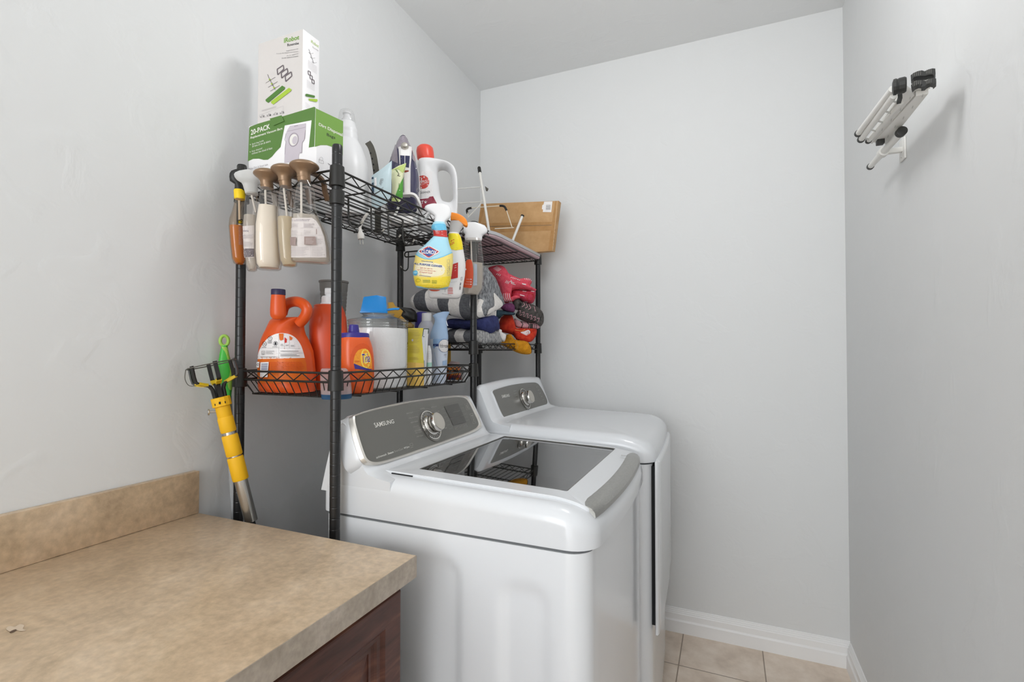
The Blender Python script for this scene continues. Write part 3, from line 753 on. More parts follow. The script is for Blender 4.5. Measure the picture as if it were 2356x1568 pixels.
# green carton
def side_of(it, x):
    p = it[2] if it[0] == 't' else it[1]
    return sum(q[0] for q in p)/len(p) < x
GX0, GX1, GY0, GY1, GZ1 = .0795, .317, -1.513, -1.421, 1.897
g = thing('vacuum_bag_box', 'green and white 20-pack box of replacement vacuum bags under the tall white box', 'box', ((GX0+GX1)/2, (GY0+GY1)/2, ZU1))
mb = MB().box((GX0, GY0, ZU1), (GX1, GY1, GZ1), 'card_white', .0008); mb.build('carton', g)
it = [('p', [(303, 1050), (310, 1038), (380, 1010), (500, 975), (920, 848), (932, 855), (920, 1226), (868, 1235), (895, 975), (640, 1025), (600, 1230), (560, 1270), (520, 1320), (480, 1350), (440, 1352), (395, 1340), (340, 1342), (290, 1365)], 'green_dark'),
      ('p', [(935, 862), (1195, 985), (1192, 1310), (1160, 1265), (1100, 1232), (1040, 1212), (980, 1212), (925, 1228)], 'green_light'),
      ('t', '20-PACK', [(318, 1068), (498, 1008), (502, 1056), (318, 1118)], 'print_white', .02), ('t', 'Replacement Vacuum Bags', [(316, 1132), (618, 1040), (618, 1068), (314, 1160)], 'print_white', .015),
      ('t', 'Each bag holds', [(330, 1196), (440, 1160), (440, 1180), (330, 1214)], 'print_white'), ('t', '30 bins of dirt & debris', [(330, 1216), (505, 1162), (505, 1182), (330, 1234)], 'print_white'),
      ('t', 'Easy disposal', [(328, 1264), (425, 1232), (425, 1252), (328, 1282)], 'print_white'), ('t', 'without the cloud of dust', [(326, 1284), (522, 1228), (522, 1248), (326, 1302)], 'print_white'),
      ('p', ell(314, 1206, 4, 4, 8), 'print_white'), ('p', ell(312, 1276, 4, 4, 8), 'print_white'),
      ('t', 'Dirt Disposal', [(965, 998), (1190, 1100), (1190, 1140), (962, 1034)], 'print_white', .02), ('t', 'Bags', [(1040, 1096), (1122, 1130), (1118, 1164), (1040, 1130)], 'ink', .01),
      ('p', [(668, 1060), (690, 1028), (840, 1004), (838, 1050), (832, 1150), (806, 1180), (800, 1285), (776, 1292), (770, 1360), (636, 1380), (640, 1240), (652, 1160), (655, 1090)], 'lilac_grey'),
      ('l', [(664, 1082), (836, 1042)], 3, 'lilac_line'), ('l', [(730, 1034), (766, 1026)], 5, 'lilac_line'), ('l', [(652, 1100), (640, 1160), (652, 1180), (640, 1300)], 3, 'lilac_line'), ('l', [(836, 1070), (826, 1160), (806, 1185), (800, 1285), (782, 1280)], 3, 'lilac_line'),
      ('l', b2(ell(724, 1160, 44, 64, 14, .2), 2), 5, 'lilac_line', True), ('p', ell(724, 1162, 38, 54, 20, .2), 'print_white'), ('p', ell(735, 1165, 24, 40, 18, .2), 'lilac_grey'),
      ('t', 'Make Dirt & Smell Safe', [(298, 1430), (480, 1384), (480, 1402), (298, 1450)], 'ink_faint'),
      ('l', [(965, 1345), (1008, 1362), (1010, 1388), (966, 1374)], 2.5, 'ink_faint', True), ('l', ell(986, 1345, 16, 20, 12), 2, 'ink_faint', True), ('l', [(1052, 1384), (1076, 1402), (1098, 1388)], 4, 'ink_grey')]
decals(None, [i for i in it if side_of(i, 931)], cA, L=14, flat=(Vector((0, GY0, 0)), Vector((0, 1, 0)))).build('printed_artwork', g)
decals(None, [i for i in it if not side_of(i, 931)], cA, L=14, flat=(Vector((GX1, 0, 0)), Vector((1, 0, 0)))).build('printed_artwork', g)
d_ = Vector((0, -1, 0))
q = [at(*cA(*p), 'y', GY0-.0012) for p in ((500, 962), (612, 930), (636, 985), (536, 1028))]
MB().prism(q, (0, -.0012, 0), 'green_dark').build('lid_flap', g)
# tall white carton on it
IX0, IX1, IY0, IY1, IZ1 = .084, .2455, -1.49, -1.434, 2.131
g = thing('accessory_kit_box', 'tall white and grey vacuum parts box standing on the green box', 'box', ((IX0+IX1)/2, (IY0+IY1)/2, GZ1))
mb = MB().box((IX0, IY0, GZ1+.0003), (IX1, IY1, IZ1), 'card_white', .0008); mb.hexa([(IX0+.0004, IY0-.0004, GZ1+.0007), (IX1-.0006, IY0-.0004, GZ1+.0007), (IX1-.0006, IY0+.001, GZ1+.0007), (IX0+.0004, IY0+.001, GZ1+.0007), (IX0+.0004, IY0-.0004, IZ1-.0006), (IX1-.0006, IY0-.0004, IZ1-.0006), (IX1-.0006, IY0+.001, IZ1-.0006), (IX0+.0004, IY0+.001, IZ1-.0006)], 'card_grey'); mb.build('carton', g)
it = [
      ('t', 'iRobot', [(632, 196), (778, 166), (776, 208), (632, 244)], 'green_light', .03), ('t', 'Roomba', [(664, 250), (775, 232), (773, 254), (664, 276)], 'ink', .015)]
for y, x0, s_ in ((314, 655, 'Replenishment Kit'), (340, 560, 'Trousse de réapprovisionnement'), (360, 660, 'Kit de reposición'), (382, 612, 'Kit de reabastecimiento')): it += [('t', s_, [(x0, y), (768, y-22), (768, y-10), (x0, y+12)], 'ink_grey')]
for k in range(3):
    x, y = 565+38*k, 450+32*k
    it += [('l', [(x+2, y+42), (x+60, y+2), (x+66, y+40), (x+8, y+94)], 10, 'grey_print', True)]
for dx, dy in ((0, 0), (26, 42), (52, 78)):
    x, y = 488+dx*.8, 580+dy
    it += [('l', [(x-12, y-40), (x+8, y+10), (x+20, y+30)], 4, 'grey_print'), ('l', [(x-28, y+42), (x+62, y-14)], 3, 'grey_print'), ('p', ell(x+8, y+8, 10, 8, 8), 'lime')]
def bar(x0, y0, x1, y1, w, m1):
    a = math.atan2(y1-y0, x1-x0); nx, ny = -math.sin(a)*w, math.cos(a)*w
    return [('p', [(x0+nx, y0+ny), (x1+nx, y1+ny), (x1+w*.7, y1), (x1-nx, y1-ny), (x0-nx, y0-ny), (x0-w*.5, y0)], m1)]
it += bar(470, 795, 628, 662, 20, 'brush_green')+bar(520, 812, 690, 682, 18, 'lime')
it += [('l', [(490, 790), (636, 668)], 3, 'green_dark'), ('l', [(402, 925), (626, 838), (626, 908), (402, 952)], 1.5, 'ink_faint', True)]
for k, s_ in enumerate(('e', 'i', 'j', 's')):
    x, y = 405+62*k, 938-12*k
    it += [('l', [(x, y-2), (x+8, y+12), (x+24, y-16)], 3, 'ink_grey'), ('t', s_, [(x+28, y-8), (x+40, y-12), (x+40, y+6), (x+28, y+10)], 'ink')]
for y in (880, 872): it += [('l', [(420, y+10), (560, y-30)], 2, 'ink_faint')]
it += [('t', 'iRobot', [(890, 210), (964, 262), (962, 290), (888, 236)], 'lime', .0), ('t', 'Roomba', [(905, 272), (960, 308), (960, 322), (905, 288)], 'ink_faint')]
for k in range(3): it += [('l', [(868+16*k, 300+44*k), (884+16*k, 345+44*k), (866+16*k, 330+44*k)], 3, 'ink_grey'), ('l', [(884+16*k, 345+44*k), (912+16*k, 340+44*k)], 2.5, 'ink_grey')]
for k in range(3): x, y = 862+18*k, 505+40*k; it += [('l', [(x, y), (x+22, y+12), (x+24, y+48), (x+2, y+34)], 6, 'grey_print', True)]
for k in range(7): it += [('l', [(862, 405+11*k), (945, 470+11*k)], 1.3, 'ink_faint'), ('l', [(850, 592+11*k), (925, 645+9*k)], 1.3, 'ink_faint')]
it += [('p', [(836, 730), (848, 724), (925, 742), (928, 758), (915, 762), (840, 748)], 'brush_green'), ('p', [(866, 770), (950, 775), (953, 795), (940, 802), (872, 788)], 'lime')]
for k in range(4): it += [('l', [(836, 805+13*k), (880, 840+13*k)], 1.3, 'ink_faint')]
decals(None, [i for i in it if side_of(i, 812)], cA, L=14, flat=(Vector((0, IY0-.0004, 0)), Vector((0, 1, 0)))).build('printed_artwork', g)
decals(None, [i for i in it if not side_of(i, 812)], cA, L=14, flat=(Vector((IX1, 0, 0)), Vector((1, 0, 0)))).build('printed_artwork', g)
# big white bottle
mat('white_plastic', 'e6e6e7', .32, spec=.5); hazy('clear_cap', 'f2f2f2', .14, .1)
P = at(808, 480, 'z', ZU1); P = Vector((.165, -1.235, ZU1))
g = thing('jug_bottle', 'large plain white plastic bottle with a clear cap behind the green box', 'bottle', P)
u0 = px(P)[0]
def sym(rows): return [(v, u0-h, u0+h, 0)+tuple(r) for v, h, *r in rows]
mb = MB(); lpx(mb, P, sym([(('z', ZU1), 44), (('z', ZU1+.004), 49), (470, 51), (400, 50.5), (385, 49.5), (368, 46), (352, 41), (336, 34), (326, 28), (322, 26.5), (318, 27.5), (312, 26), (306, 25), (303, 26), (298, 24.5), (294, 22.5), (288, 20.5), (283, 20)]), 'white_plastic'); mb.build('body', g)
mb = MB(); lpx(mb, P, sym([(284, 19), (281, 20), (276, 19.5), (262, 17.5), (256, 15), (254, 11)]), 'clear_cap'); mb.build('cap', g, 'clear cap')
mb = MB(); lpx(mb, P, sym([(283, 13), (276, 12), (274, 8), (264, 7), (262, 10), (259, 9)]), 'white_plastic'); mb.build('nozzle', g, 'white nozzle under the clear cap')
# curved strap with punched holes
mat('strap_grey', '55524a', .55)
P = Vector((.10, -1.07, ZU1))
g = thing('strap', 'grey brown curved strap with punched holes behind the white bottle', 'strap', P)
w_, fd = facing(P)
pts = [atp(u, v, P, fd) for u, v in ((846, 327), (853, 338), (859, 356), (863, 378), (866, 400), (868, 425), (869, 450), (870, 490))]
pts[-1].z = ZU1+.0005
mb = MB(); mb.strap(bez(pts, 4), w_, .0105, .0016, 'strap_grey'); ob = mb
so = mb.build('band', g)
cB = crop(780, 240, 4.3556)
decals(mb, [('p', ell(*p, 8, 11, 12), 'gap') for p in ((316, 490), (333, 545), (345, 603), (350, 662))], cB).build('hole', so)
# two soft refill packs leaning together
mat('pack_blue', 'bdd0d6', .35); mat('pack_green', 'b9c97a', .35); mat('pack_leaf', '4f9a34', .35); mat('pack_pale', 'dcdfb8', .35); mat('pack_navy', '2f4862', .4)
P = Vector((.325, -1.19, ZU1)); cC = crop(850, 290, 7.4667)
def pack(name, label, P, poly, dep, mt, its, w=None):
    g = thing(name, label, 'packet', (P.x, P.y, ZU1), 'soft packets on the top shelf')
    pts = poly_px([cC(*p) for p in poly], P, w); mb = MB()
    mb.pillow(pts, P, dep, mt, 4, .5); z = min(v.z for v in mb.v)
    for v in mb.v:
        if v.z < ZU1+.001: v.z = ZU1+.0006
    mb.build('pouch', g); decals(mb, its, cC, L=10).build('printed_artwork', g); return g
pack('wipes_packet', 'pale blue soft packet leaning before the iron', Vector((.315, -1.20, 0)), [(40, 850), (200, 740), (386, 590), (378, 900), (375, 1180), (330, 1300), (150, 1400), (40, 1440), (30, 1180)], .010, 'pack_blue',
     [('p', [(38, 880), (70, 870), (76, 905), (40, 912)], 'pack_navy'), ('p', [(42, 980), (72, 965), (76, 1030), (44, 1040)], 'pack_navy'), ('p', [(40, 1050), (80, 1042), (82, 1130), (40, 1200)], 'pack_navy'),
      ('t', 'WIPES', [(165, 980), (195, 900), (240, 905), (205, 1040)], 'ink_grey'), ('l', [(165, 1100), (240, 1050)], 5, 'ink_grey'), ('l', [(170, 1130), (235, 1075)], 5, 'ink_grey'), ('p', [(88, 900), (120, 880), (125, 1010), (92, 1040)], 'card_white')])
pack('wipes_packet', 'green leafy soft packet standing against the iron handle', Vector((.30, -1.155, 0)), [(370, 755), (500, 680), (632, 632), (600, 790), (580, 900), (575, 1100), (570, 1230), (520, 1300), (380, 1290), (385, 1000)], .009, 'pack_pale',
     [('p', [(372, 760), (630, 636), (600, 780), (560, 800), (500, 740)], 'pack_green'), ('p', [(580, 880), (570, 1225), (480, 1250), (450, 1180), (480, 1100), (520, 1000)], 'pack_leaf'), ('p', [(385, 1180), (480, 1240), (510, 1290), (385, 1285)], 'pack_green'),
      ('l', [(470, 760), (510, 830), (480, 850), (530, 860)], 9, 'strap_grey'), ('l', [(450, 740), (480, 790)], 9, 'brush_green'), ('l', [(510, 980), (505, 1080), (530, 1130)], 8, 'brush_green'), ('p', [(505, 1095), (530, 1100), (520, 1110)], 'card_white')])
# steam iron on its heel
mat('iron_navy', '3c3a58', .12, spec=.6, coat=.4); mat('iron_white', 'e4e1df', .3); mat('iron_clear', '8f8790', .1, spec=.6); mat('iron_sole', 'b9b6b4', .2, .9); mat('iron_red', '8c3b28', .4); mat('iron_dark', '2b2b4a', .25); mat('cord_white', 'e2e0db', .45)
P = Vector((.262, -1.085, ZU1)); w_, fd = facing(P)
g = thing('steam_iron', 'navy and white steam iron standing on its heel, its plug hanging through the shelf', 'iron', P)
# soleplate: outline in the plane facing us, pushed back
sole = b2([(275, 690), (330, 530), (410, 300), (500, 120), (545, 62), (575, 50), (605, 62), (650, 120), (740, 330), (800, 500), (850, 680), (880, 900), (872, 1150), (850, 1380), (780, 1480), (420, 1480), (280, 1380), (255, 1100), (262, 850)], 4)
def pl(poly, off): return [atp(*cC(*p), P+fd*0, fd)+fd*off for p in poly]
back = .052
s0 = pl(sole, 0)
def clampz(pts, z=ZU1+.0005): return [Vector((p.x, p.y, max(p.z, z))) for p in pts]
mb = MB(); mb.loft([clampz([p+fd*back for p in s0]), clampz([p+fd*(back-.006) for p in s0])], 'iron_sole'); mb.build('soleplate', g)
c = sum(s0, Vector())/len(s0)
mb = MB(); mb.loft([clampz([c+(p-c)*.985+fd*(back-.006) for p in s0]), clampz([c+(p-c)*.96+fd*(back-.02) for p in s0]), clampz([c+(p-c)*.955+fd*(back-.021) for p in s0])], 'iron_white'); mb.build('skirt', g)
mb = MB(); mb.loft([clampz([c+(p-c)*k+fd*h for p in s0]) for k, h in ((.95, back-.021), (.93, back-.032), (.86, back-.047), (.74, back-.060), (.6, back-.068), (.3, back-.072))], 'iron_navy', (False, True)); bd = mb.build('body', g, sharp=60); bodymb = mb
it = [('l', b2([(455, 330), (480, 240), (530, 165), (580, 145), (630, 170), (690, 260), (725, 340)], 4, False), 16, 'iron_white'),
      ('p', b2([(470, 330), (500, 235), (560, 170), (620, 180), (680, 270), (715, 350), (690, 370), (600, 320), (520, 350), (500, 400)], 3), 'iron_clear'),
      ('p', [(330, 540), (440, 300), (470, 330), (480, 460), (490, 640), (400, 600)], 'iron_clear'), ('p', [(735, 400), (790, 520), (770, 620), (730, 560)], 'iron_clear')]
for y in (1100, 1190, 1275): it += [('l', ell(830, y, 24, 34, 14), 4, 'ink_faint', True), ('l', [(820, y-10), (842, y+10)], 4, 'ink_faint')]
it += [('p', ell(795, 728, 8, 10, 8), 'card_white')]
decals(bodymb, it, cC, L=12).build('body_trim', bd)
# handle column with water tank, spray nozzle
hp = lambda u, v, off: atp(*cC(u, v), P, fd)+fd*off
mb = MB()
col = [((460, 395), (735, 375), .0), ((500, 420), (725, 420), -.03), ((512, 600), (718, 600), -.045), ((520, 740), (705, 735), -.05), ((575, 800), (702, 800), -.05), ((582, 1245), (700, 1250), -.045)]
rings = []
for (a, b, o) in col:
    A, B = hp(*a, o), hp(*b, o); rings.append([A+fd*.03, A, A*.85+B*.15-fd*.006, A*.15+B*.85-fd*.006, B, B+fd*.03])
mb.loft(rings, 'iron_white'); hn = mb.build('handle', g, 'white plastic handle'); hmb = mb
it = [('p', [(528, 502), (604, 508), (602, 650), (536, 665)], 'iron_dark'), ('p', [(614, 508), (692, 512), (678, 716), (612, 700)], 'iron_dark'), ('p', b2([(600, 765), (640, 758), (675, 762), (678, 775), (640, 790), (600, 796)], 2), 'iron_red')]
decals(hmb, it, cC, L=12).build('handle_buttons', hn)
mb = MB(); nz = hp(605, 430, -.036); mb.lathe(nz, [(.012, -.0165), (.0135, -.006), (.0125, .006), (.008, .0125), (.002, .014)], 'satin_metal', 20, -fd+Vector((0, 0, .3))); mb.build('spray_nozzle', g)
mb = MB()
lp = [hp(560, 1250, -.045), hp(700, 1250, -.05), hp(790, 1290, -.052), hp(850, 1400, -.052), hp(870, 1470, -.03)]
mb.strap(bez(lp, 5), fd, .012, .0035, 'iron_white'); mb.build('heel_guard', g)
mb = MB()
hb = clampz([c+(p-c)*.92+fd*(back-.03) for p in s0])
low = [p for p in hb if p.z < ZU1+.03]
mb.obox(P+fd*.0+Vector((0, 0, .0135)), w_*.037, fd*.036, Vector((0, 0, .0128)), 'iron_white', .006); mb.build('heel', g)
e = hp(500, 1420, -.02)
pp = [e, e+Vector((-.01, -.02, -.012)), at(835, 508, 'z', 1.685), at(829, 520, 'z', 1.665), at(828, 533, 'z', 1.648)]
pp[2] = Vector((.30, -1.302, 1.702)); 
pp = [e, Vector((e.x+.01, e.y-.05, ZU1+.006)), Vector((.300, -1.265, ZU1+.005)), at(845, 492, 'y', -1.29), at(836, 505, 'y', -1.29), at(829, 520, 'y', -1.29), at(828, 535, 'y', -1.29)]
mb = MB(); mb.tube(bez(pp, 6), .0042, 'cord_white', 8); co = mb.build('cord', g)
a, b = at(829, 530, 'y', -1.29), at(832, 558, 'y', -1.29); dd = (b-a).normalized()
mb = MB(); mb.lathe(a, [(.0045, -.005), (.006, .004), (.0095, .010), (.011, .018), (.0095, .026)], 'cord_white', 14, dd); plg = mb.build('plug', g, 'white mains plug')
mb = MB()
for s_ in (-1, 1):
    o = a+dd*.026+w_*.004*s_; mb.obox(o+dd*.008, w_*.0008, fd*.0032, dd*.0085, 'satin_metal')
    mb.build('plug_blade', plg); mb = MB()
# carpet cleaner jug
mat('red_cap', 'e2503f', .3, spec=.5); mat('label_white', 'e7e4e4', .45); mat('hoover_red', 'c2352a', .45); mat('maroon', '8a1836', .45)
P = Vector((.262, -.885, ZU1)); w_, fd = facing(P)
g = thing('carpet_cleaner_jug', 'white carpet cleaner jug with a red cap and a round red logo', 'jug', P)
# body with handle hole: front sheet and back sheet round the hole
outer = b2([(830, 700), (836, 640), (850, 600), (900, 585), (1000, 585), (1110, 605), (1200, 625), (1330, 665), (1440, 735), (1490, 840), (1508, 960), (1514, 1150), (1515, 1330), (1510, 1600), (1500, 1750), (1300, 1800), (1000, 1800), (840, 1760), (828, 1500), (826, 1100)], 4)
hole = b2([(1175, 800), (1200, 755), (1260, 730), (1330, 745), (1385, 810), (1420, 950), (1438, 1150), (1430, 1260), (1380, 1310), (1310, 1305), (1240, 1270), (1210, 1160), (1190, 1000), (1175, 900)], 5)
def ang_resample(poly, c, n):
    out = []
    for k in range(n):
        a = -PI+2*PI*k/n; d = (math.cos(a), math.sin(a)); best = None
        for i in range(len(poly)):
            p, q = poly[i-1], poly[i]; ex, ey = q[0]-p[0], q[1]-p[1]
            den = d[0]*ey-d[1]*ex
            if abs(den) < 1e-9: continue
            t = ((p[0]-c[0])*ey-(p[1]-c[1])*ex)/den; s_ = ((p[0]-c[0])*d[1]-(p[1]-c[1])*d[0])/den
            if t > 0 and -1e-6 <= s_ <= 1+1e-6 and (best is None or t > best): best = t
        out.append((c[0]+d[0]*best, c[1]+d[1]*best))
    return out
hc = (1310, 1010); n_ = 96
O = ang_resample(outer, hc, n_); Hh = ang_resample(hole, hc, n_)
def lerp2(a, b, t): return (a[0]+(b[0]-a[0])*t, a[1]+(b[1]-a[1])*t)
def shl(t, off): return [hp2(*lerp2(h, o, t), off) for h, o in zip(Hh, O)]
def hp2(u, v, off): return atp(*cC(u, v), P, fd)+fd*off
D_ = .044
rings = []
for t, k in ((0, .15), (.05, .42), (.15, .62), (.35, .85), (.6, .98), (.8, 1), (.92, .86), (.98, .6), (1, .3)): rings.append(shl(t, -D_*k))
for t, k in ((1, -.3), (.98, -.6), (.92, -.86), (.8, -1), (.35, -.85), (.15, -.62), (.05, -.42), (0, -.15)): rings.append(shl(t, -D_*k))
rings = [clampz(r) for r in rings]
mb = MB(); mb.loft(rings, 'white_plastic', (False, False), closed=True); mb.build('body', g, sharp=60); jb = mb
cpc = hp2(962, 590, 0); 
mb = MB(); rws = [(596, 838, 1112), (570, 822, 1114), (540, 815, 1114), (440, 803, 1106), (380, 815, 1095), (345, 850, 1060), (330, 900, 1010)]
lpx(mb, hp2(960, 590, 0), [(cC(0, v)[1], cC(a, 0)[0], cC(b, 0)[0], 0, 2) for v, a, b in rws], 'red_cap'); mb.build('cap', g, 'red screw cap')
it = [('p', b2([(832, 800), (860, 785), (1000, 770), (1060, 775), (1075, 810), (1080, 1000), (1100, 1200), (1160, 1340), (1000, 1400), (830, 1420)], 3), 'label_white'),
      ('p', ell(915, 962, 112, 116, 28), 'hoover_red'), ('l', [(815, 985), (1025, 915)], 8, 'label_white'), ('t', 'HOOVER', [(850, 990), (1022, 928), (1022, 968), (858, 1030)], 'label_white', .0), ('l', [(900, 890), (885, 960)], 12, 'label_white'),
      ('t', 'CARPET CLEANER', [(700, 1140), (1042, 1112), (1042, 1146), (700, 1180)], 'ink', .0), ('p', [(828, 1262), (1010, 1238), (1030, 1214), (1090, 1204), (1162, 1340), (1000, 1400), (828, 1440)], 'maroon'),
      ('t', 'PET', [(820, 1290), (930, 1278), (930, 1335), (820, 1345)], 'label_white', .02), ('p', ell(962, 1312, 16, 14, 10), 'label_white'), ('p', ell(945, 1295, 6, 7, 8), 'label_white'), ('p', ell(962, 1288, 6, 7, 8), 'label_white'), ('p', ell(980, 1295, 6, 7, 8), 'label_white'),
      ('l', [(880, 1362), (950, 1358)], 5, 'hoover_red'), ('l', [(880, 1382), (950, 1378)], 4, 'hoover_red')]
decals(jb, it, cC, L=10, lift=.0007).build('printed_label', g)
# ------------------------------------------------------------------ cardboard box and upturned table-top ironing board on the far top shelf
noisy('cardboard', 'b78f60', 'c69e70', 18, .75, 4); noisy('tape', 'a97e4d', 'b68a58', 30, .25, 3); mat('cb_edge', 'cdb795', .7)
cD = crop(920, 380, 4.6125)
yb0, yb1 = -.195, -.16
g = thing('cardboard_box', 'flat brown cardboard box taped shut at the far end of the top shelf', 'box', (.25, -.15, ZU2+.03))
fq = [at(*cD(*p), 'y', yb0) for p in ((780, 890), (1622, 905), (1688, 376), (860, 408))]
fq[1].z = max(fq[1].z, ZU2+.0285); fq[0].z = fq[1].z
MBt = MB(); dv = Vector((0, yb1-yb0, 0))
MBt.hexa([fq[0], fq[1], fq[1]+dv, fq[0]+dv, fq[3], fq[2], fq[2]+dv, fq[3]+dv], 'cardboard', .0012)
zmin = min(v.z for v in MBt.v)
MBt.build('carton', g); 
it = [('p', [(845, 615), (1650, 600), (1640, 632), (842, 650)], 'tape'), ('p', [(840, 655), (1635, 640), (1620, 690), (838, 720)], 'tape'), ('l', [(842, 652), (1645, 634)], 3, 'strap_grey'),
      ('p', [(1648, 380), (1686, 378), (1626, 902), (1575, 900)], 'tape'), ('l', [(1672, 380), (1622, 905)], 4, 'cb_edge'), ('p', [(862, 412), (900, 410), (860, 610), (838, 620)], 'tape'),
      ('p', [(1532, 386), (1620, 384), (1608, 498), (1518, 496), (1520, 470), (1508, 465), (1512, 425), (1526, 415)], 'paper_white')]
for k in range(9): it += [('l', [(1552, 424+6*k), (1600, 422+6*k)], 2.2 if k % 3 else 3.4, 'ink_grey')]
decals(MBt, it, cD, L=14).build('tape_and_label', g)
mat('board_grey', 'b9b9bb', .4); mat('board_pink', 'bfa3a8', .8); mat('white_tube', 'e4e2dc', .3); mat('pale_rod', 'e6dcc8', .35)
g = thing('ironing_board', 'upturned white table-top ironing board with black tipped legs on the far top shelf', 'ironing board', (.25, -.48, ZU2))
def bo(i, z):
    x0, x1, ya, yb2 = .095+i, .412-i, -.79+i, -.172-i
    pts = [(x1, yb2), (x0, yb2)]
    for k in range(15):
        t = k/14; a = PI+PI*t
        pts.append(((x0+x1)/2+(x1-x0)/2*math.cos(a), ya+.16+.16*math.sin(a)))
    return [Vector((x, y, z)) for x, y in pts]
MB().loft([bo(.004, ZU2+.0012), bo(0, ZU2+.006), bo(0, ZU2+.012)], 'board_pink').build('cover', g, 'pinkish fabric cover facing down')
MB().loft([bo(.002, ZU2+.0122), bo(-.002, ZU2+.014), bo(-.002, ZU2+.026), bo(.002, ZU2+.028), bo(.02, ZU2+.025)], 'board_grey').build('tray', g, 'grey metal board')
cE = crop(1050, 380, 8.7118)
def rp(u, v, y): return at(*cE(u, v), 'y', y)
def leg(pa, pb, ra, tipm, tl):
    d = (pb-pa).normalized(); mb = MB(); mb.tube([pa, pb], ra, 'white_tube', 12); o = mb.build('leg', g)
    MB().lathe(pb-d*tl*.9, [(ra*1.02, 0), (ra*1.35, .001), (ra*1.35, tl*.85), (ra*.9, tl)], tipm, 14, d).build('foot_cap', o); return o
zt = ZU2+.027
a = rp(690, 1200, -.50); a.z = zt
leg(a, rp(455, 45, -.44), .0058, 'black_plastic', .030)
b = rp(1060, 1490, -.33); b.z = zt
leg(b, rp(1330, 1000, -.27), .0062, 'black_plastic', .008)
def rod(pts, r=.0022, mt='pale_rod'): MB().tube(pts, r, mt, 8).build('cross_rod', g)
rod([rp(-60, 478, -.45), rp(520, 432, -.45)], .0024, 'white_tube'); rod([rp(-60, 772, -.46), rp(590, 722, -.46)], .0024, 'white_tube')
rod([rp(300, 852, -.40), rp(870, 812, -.36)]); rod([rp(1005, 900, -.36), rp(1120, 1255, -.34)]); rod([rp(770, 1270, -.36), rp(1150, 1250, -.335)])
rod([rp(225, 950, -.41), rp(240, 1040, -.42)]); q = rp(235, 1045, -.47); rod([Vector((q.x, q.y, q.z)), rp(470, 800, -.46), rp(545, 640, -.455)], .0026, 'white_tube')
for pts in ([(305, 855), (250, 865), (215, 890), (212, 920), (222, 965)], [(870, 812), (925, 812), (965, 830), (985, 860), (1008, 905)]):
    y = -.40 if pts[0][0] < 500 else -.36
    MB().tube(bez([rp(u, v, y) for u, v in pts], 4), .0052, 'black_plastic', 10).build('corner_joint', g)
k = rp(355, 1052, -.6); MB().lathe((k.x, k.y, zt), [(.003, 0), (.003, .02), (.008, .021), (.008, .03), (.004, .033)], 'black_plastic', 14).build('knob', g)
mb = MB(); mb.prism([rp(570, 415, -.44), rp(632, 460, -.44), rp(610, 512, -.44), rp(590, 510, -.44)], (0, .008, 0), 'strap_grey', .001); mb.build('rod_clip', g)
# ------------------------------------------------------------------ spray bottles hung by their triggers from the near end of the top shelf
clear('bottle_clear', 'f6f3f0', .1, 1, .05); clear('bottle_amberish', 'f3e6d6', .1, 1, .05); mat('milky', 'f7efe2', .5); hazy('tan_liquid', 'f3e6c8', .72, .06); hazy('pale_liquid', 'faf4ea', .5, .06)
hazy('amber_liquid', 'e69a2e', .9, .1); mat('bronze', '8f745b', .33, .4, spec=.5); mat('bronze_dark', '6d543f', .4, .2); hazy('frosted_head', 'e9e9e8', .8, .12); mat('yellow_cap', 'f0cc10', .4); mat('tube_white', 'e0dcd6', .4)
cF = crop(500, 350, 5.0583); fx = lambda x: 500+x/5.0583; fy = lambda y: 350+y/5.0583
RAILY, RAILZ = YA, 1.732
def hang(name, label, P, body, mt, liq, liqmat, neck, headfn, tube=True, grp='spray bottles hanging from the near shelf end', dep=None, w=None, n=2.6, bodyname='bottle_body'):
    """P: axis point; body rows (y, xL, xR, half depth) in crop px, bottom first"""
    zb_ = None
    g = thing(name, label, 'spray bottle', (P.x, P.y, atp(CX, fy(body[0][0]), P, facing(P)[1]).z), grp)
    mb = MB(); R = lpx(mb, P, [(fy(r[0]), fx(r[1]), fx(r[2]), r[3], r[4] if len(r) > 4 else n) for r in body], mt, w, 36); mb.build(bodyname, g, sharp=60)
    if liq:
        lm = MB(); lpx(lm, P, [(fy(r[0]), fx(r[1]), fx(r[2]), r[3], n) for r in liq], liqmat, w, 32, .93); lm.build('liquid', g)
    if neck:
        nm = MB(); lpx(nm, P, [(fy(r[0]), fx(r[1]), fx(r[2]), 0, 2) for r in neck[1]], neck[0], w, 28); nm.build('collar', g)
    if tube:
        tm = MB(); a, b = tube; pa = atp(fx(a[0]), fy(a[1]), P, facing(P)[1]); pb = atp(fx(b[0]), fy(b[1]), P, facing(P)[1]); tm.tube([pa, pb], .0026, 'tube_white', 8); tm.build('dip_tube', g)
    headfn(g, P); return g, mb
def trigger_over(g, P, mt, z0, reach=.055, drop=.05, out=Vector((0, 1, 0)), w=.006):
    pts = [Vector((P.x, P.y, z0))+out*.012, Vector((P.x, P.y, z0+.002))+out*(reach*.7), Vector((P.x, P.y, z0-.008))+out*reach, Vector((P.x, P.y, z0-drop*.6))+out*(reach+.006), Vector((P.x, P.y, z0-drop))+out*(reach+.016)]
    mb = MB(); mb.strap(bez(pts, 4), out.cross(Vector((0, 0, 1))), w, .003, mt); mb.build('trigger', g)
HY = -1.562
